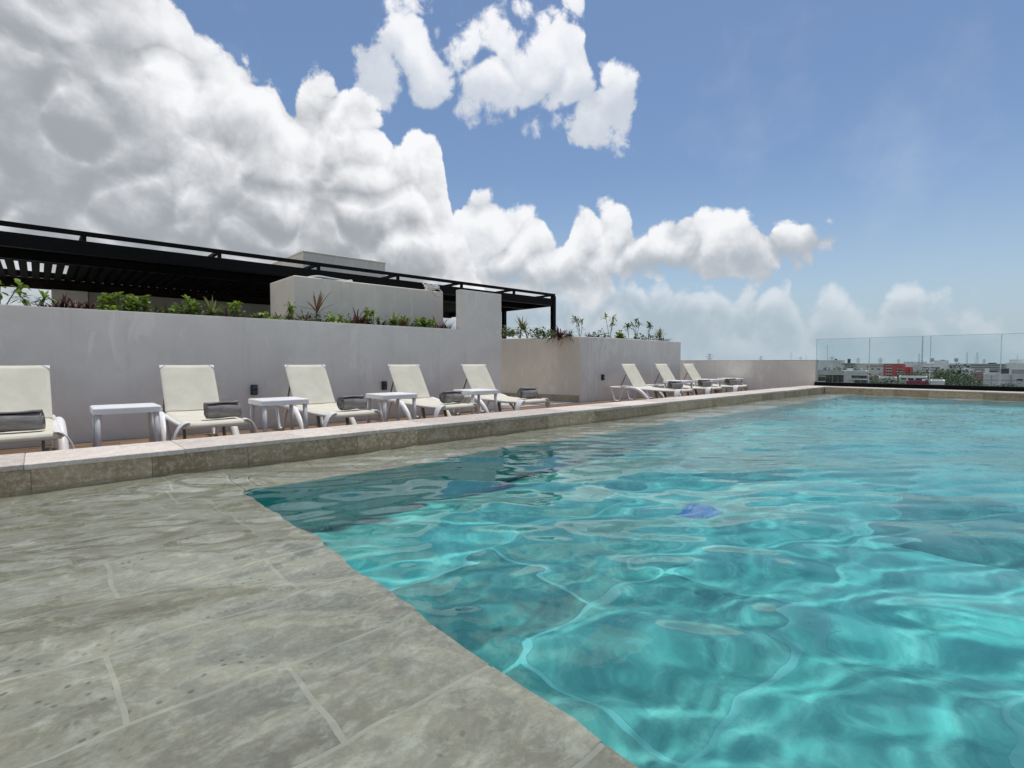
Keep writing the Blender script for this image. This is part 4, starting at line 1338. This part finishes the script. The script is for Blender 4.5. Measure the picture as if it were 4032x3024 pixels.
tree('low green tree above the magenta wall', Z(930), V(660), 98, 2.4, 3.2, 3)
palm('tall palm left of the biggest tree', Z(1390), V(520), 125, 2.6, 1)
palm('feathery palm before the office block', Z(1330), V(535), 150, 2.6, 2)
palm('leaning palm right of the biggest tree', Z(1560), V(560), 130, 2.4, 3)
palm('small palm near the pink wall', Z(1620), V(585), 120, 2.2, 4)
for k in range(60):
    d = 170 * (1200 / 170) ** rr.random(); u = rr.uniform(3190, 4060)
    x, y = spot(u, d)
    h = rr.uniform(5, 9)
    v = 1428 + (EYE + rr.uniform(5.5, 10)) / d * 2028
    tree(('round', 'tall', 'broad', 'ragged')[k % 4] + ' green tree ' + zone(u, d), u, v, d, h * .55, h * .7, k)

# ------------------------------------------------------------------ pylons, masts and floodlights on the horizon
def lattice(name, label, u, v_top, d, wbase, wtop, arms=(), nseg=9, rad=.12, group='pylons on the horizon'):
    x, y = spot(u, d)
    H = zat(v_top, d) - GZ0
    o = empty(name, (x, y, GZ0), math.atan2(RY_, RX_) + .3)
    mb = MB()
    P = lambda sx, sy, t: V3((sx * (wbase + (wtop - wbase) * t) / 2, sy * (wbase + (wtop - wbase) * t) / 2, H * t))
    cs = ((-1, -1), (1, -1), (1, 1), (-1, 1))
    for c_ in cs: mb.tube([P(*c_, 0), P(*c_, 1)], rad, 4)
    for i in range(nseg):
        t0, t1 = i / nseg, (i + 1) / nseg
        for j in range(4):
            a_, b_ = cs[j], cs[(j + 1) % 4]
            mb.tube([P(*a_, t0), P(*b_, t1)], rad * .55, 4); mb.tube([P(*b_, t0), P(*a_, t1)], rad * .55, 4)
    mb.build('mast_frame', C_hazed_steel, o)
    for t, w_ in arms:
        ab_ = MB().tube([(-w_ / 2, 0, H * t), (0, 0, H * t + H * .03), (w_ / 2, 0, H * t)], rad, 4).tube([(-w_ / 2, 0, H * t), (w_ / 2, 0, H * t)], rad * .8, 4)
        ab_.build('cross_arm', C_hazed_steel, o)
    tag(o, label, 'pylon', group)


Q = lambda X: 2350 + .452 * X
QV = lambda Y: 1250 + .452 * Y
for i, (u, v, d, lb) in enumerate(((Q(980), QV(315), 900, 'power pylon above the parapet, leftmost on the horizon'), (Q(1427), QV(336), 1300, 'faint power pylon above the middle of the parapet'),
                                   (Q(1772), QV(342), 1400, 'faint power pylon near the right end of the parapet'), (Z(200), V(408), 1000, 'power pylon behind the left glass panel'),
                                   (Z(472), V(424), 1200, 'power pylon right of the left glass panel centre'), (Z(705), V(424), 1050, 'power pylon left of the red block'),
                                   (Z(895), V(436), 1500, 'faint power pylon above the red block'), (Z(1790), V(436), 1300, 'faint power pylon above the long dark-banded block'))):
    lattice('power_pylon', lb, u, v, d, 7, 1.6, ((.72, 16), (.84, 20), (.95, 13)), 8, .16)
for (u, v, d, wb_, lb) in ((Q(1688), QV(297), 520, 2.4, 'dark lattice tower above the right part of the parapet'), (Z(1140), V(195), 330, .7, 'tall thin lattice mast behind the glass joint'),
                           (Z(1108), V(375), 460, .8, 'short mast left of the tall thin one'), (Z(1610), V(362), 600, 1.6, 'slender mast, left one of two at the right'), (Z(1715), V(362), 560, 3.4, 'slender mast with a wide foot, right one of two')):
    lattice('lattice_mast', lb, u, v, d, wb_, .45 if wb_ < 2 else 1.0, (), 16, .05, 'lattice masts on the horizon')
for (u, v, d, lb) in ((Z(150), V(283), 130, 'thin rooftop antenna pole on the pale left building'), (Q(1820), QV(330), 400, 'thin pole right of the dark lattice tower'), (Z(2135), V(385), 300, 'thin pole near the right edge')):
    x, y = spot(u, d); H = zat(v, d) - GZ0
    o = empty('antenna_pole', (x, y, GZ0))
    MB().tube([(0, 0, 0), (0, 0, H)], [.10 * d / 200 + .05, .05 * d / 200 + .02], 6).build('pole', C_hazed_steel, o)
    MB().tube([(-.5, 0, H * .985), (.5, 0, H * .985)], .03, 4).build('cross_piece', C_hazed_steel, o)
    tag(o, lb, 'pole', 'thin poles on the skyline')
for (u, v, d, lb) in ((Z(1245), V(426), 330, 'floodlight stand left of the biggest tree'), (Z(1498), V(427), 340, 'floodlight stand right of the biggest tree')):
    x, y = spot(u, d); H = zat(v, d) - GZ0
    o = empty('floodlight_stand', (x, y, GZ0), math.atan2(RY_, RX_))
    MB().tube([(0, 0, 0), (0, 0, H - 2.4)], [.3, .2], 7).build('pole', C_hazed_steel, o)
    for j in range(2):
        for i in range(3): MB().box(-1.2 + i * .85, -.5 + i * .85, -.2, .2, H - 1.0 - j * 1.1, H - .1 - j * 1.1, .03).build('lamp', C_hazed_steel, o)
    MB().box(-1.3, 1.4, -.05, .05, H - 2.35, H - 2.2).box(-.1, .1, .21, .3, H - 2.35, H).build('lamp_frame', C_hazed_steel, o)
    tag(o, lb, 'floodlight', 'floodlights on the skyline')
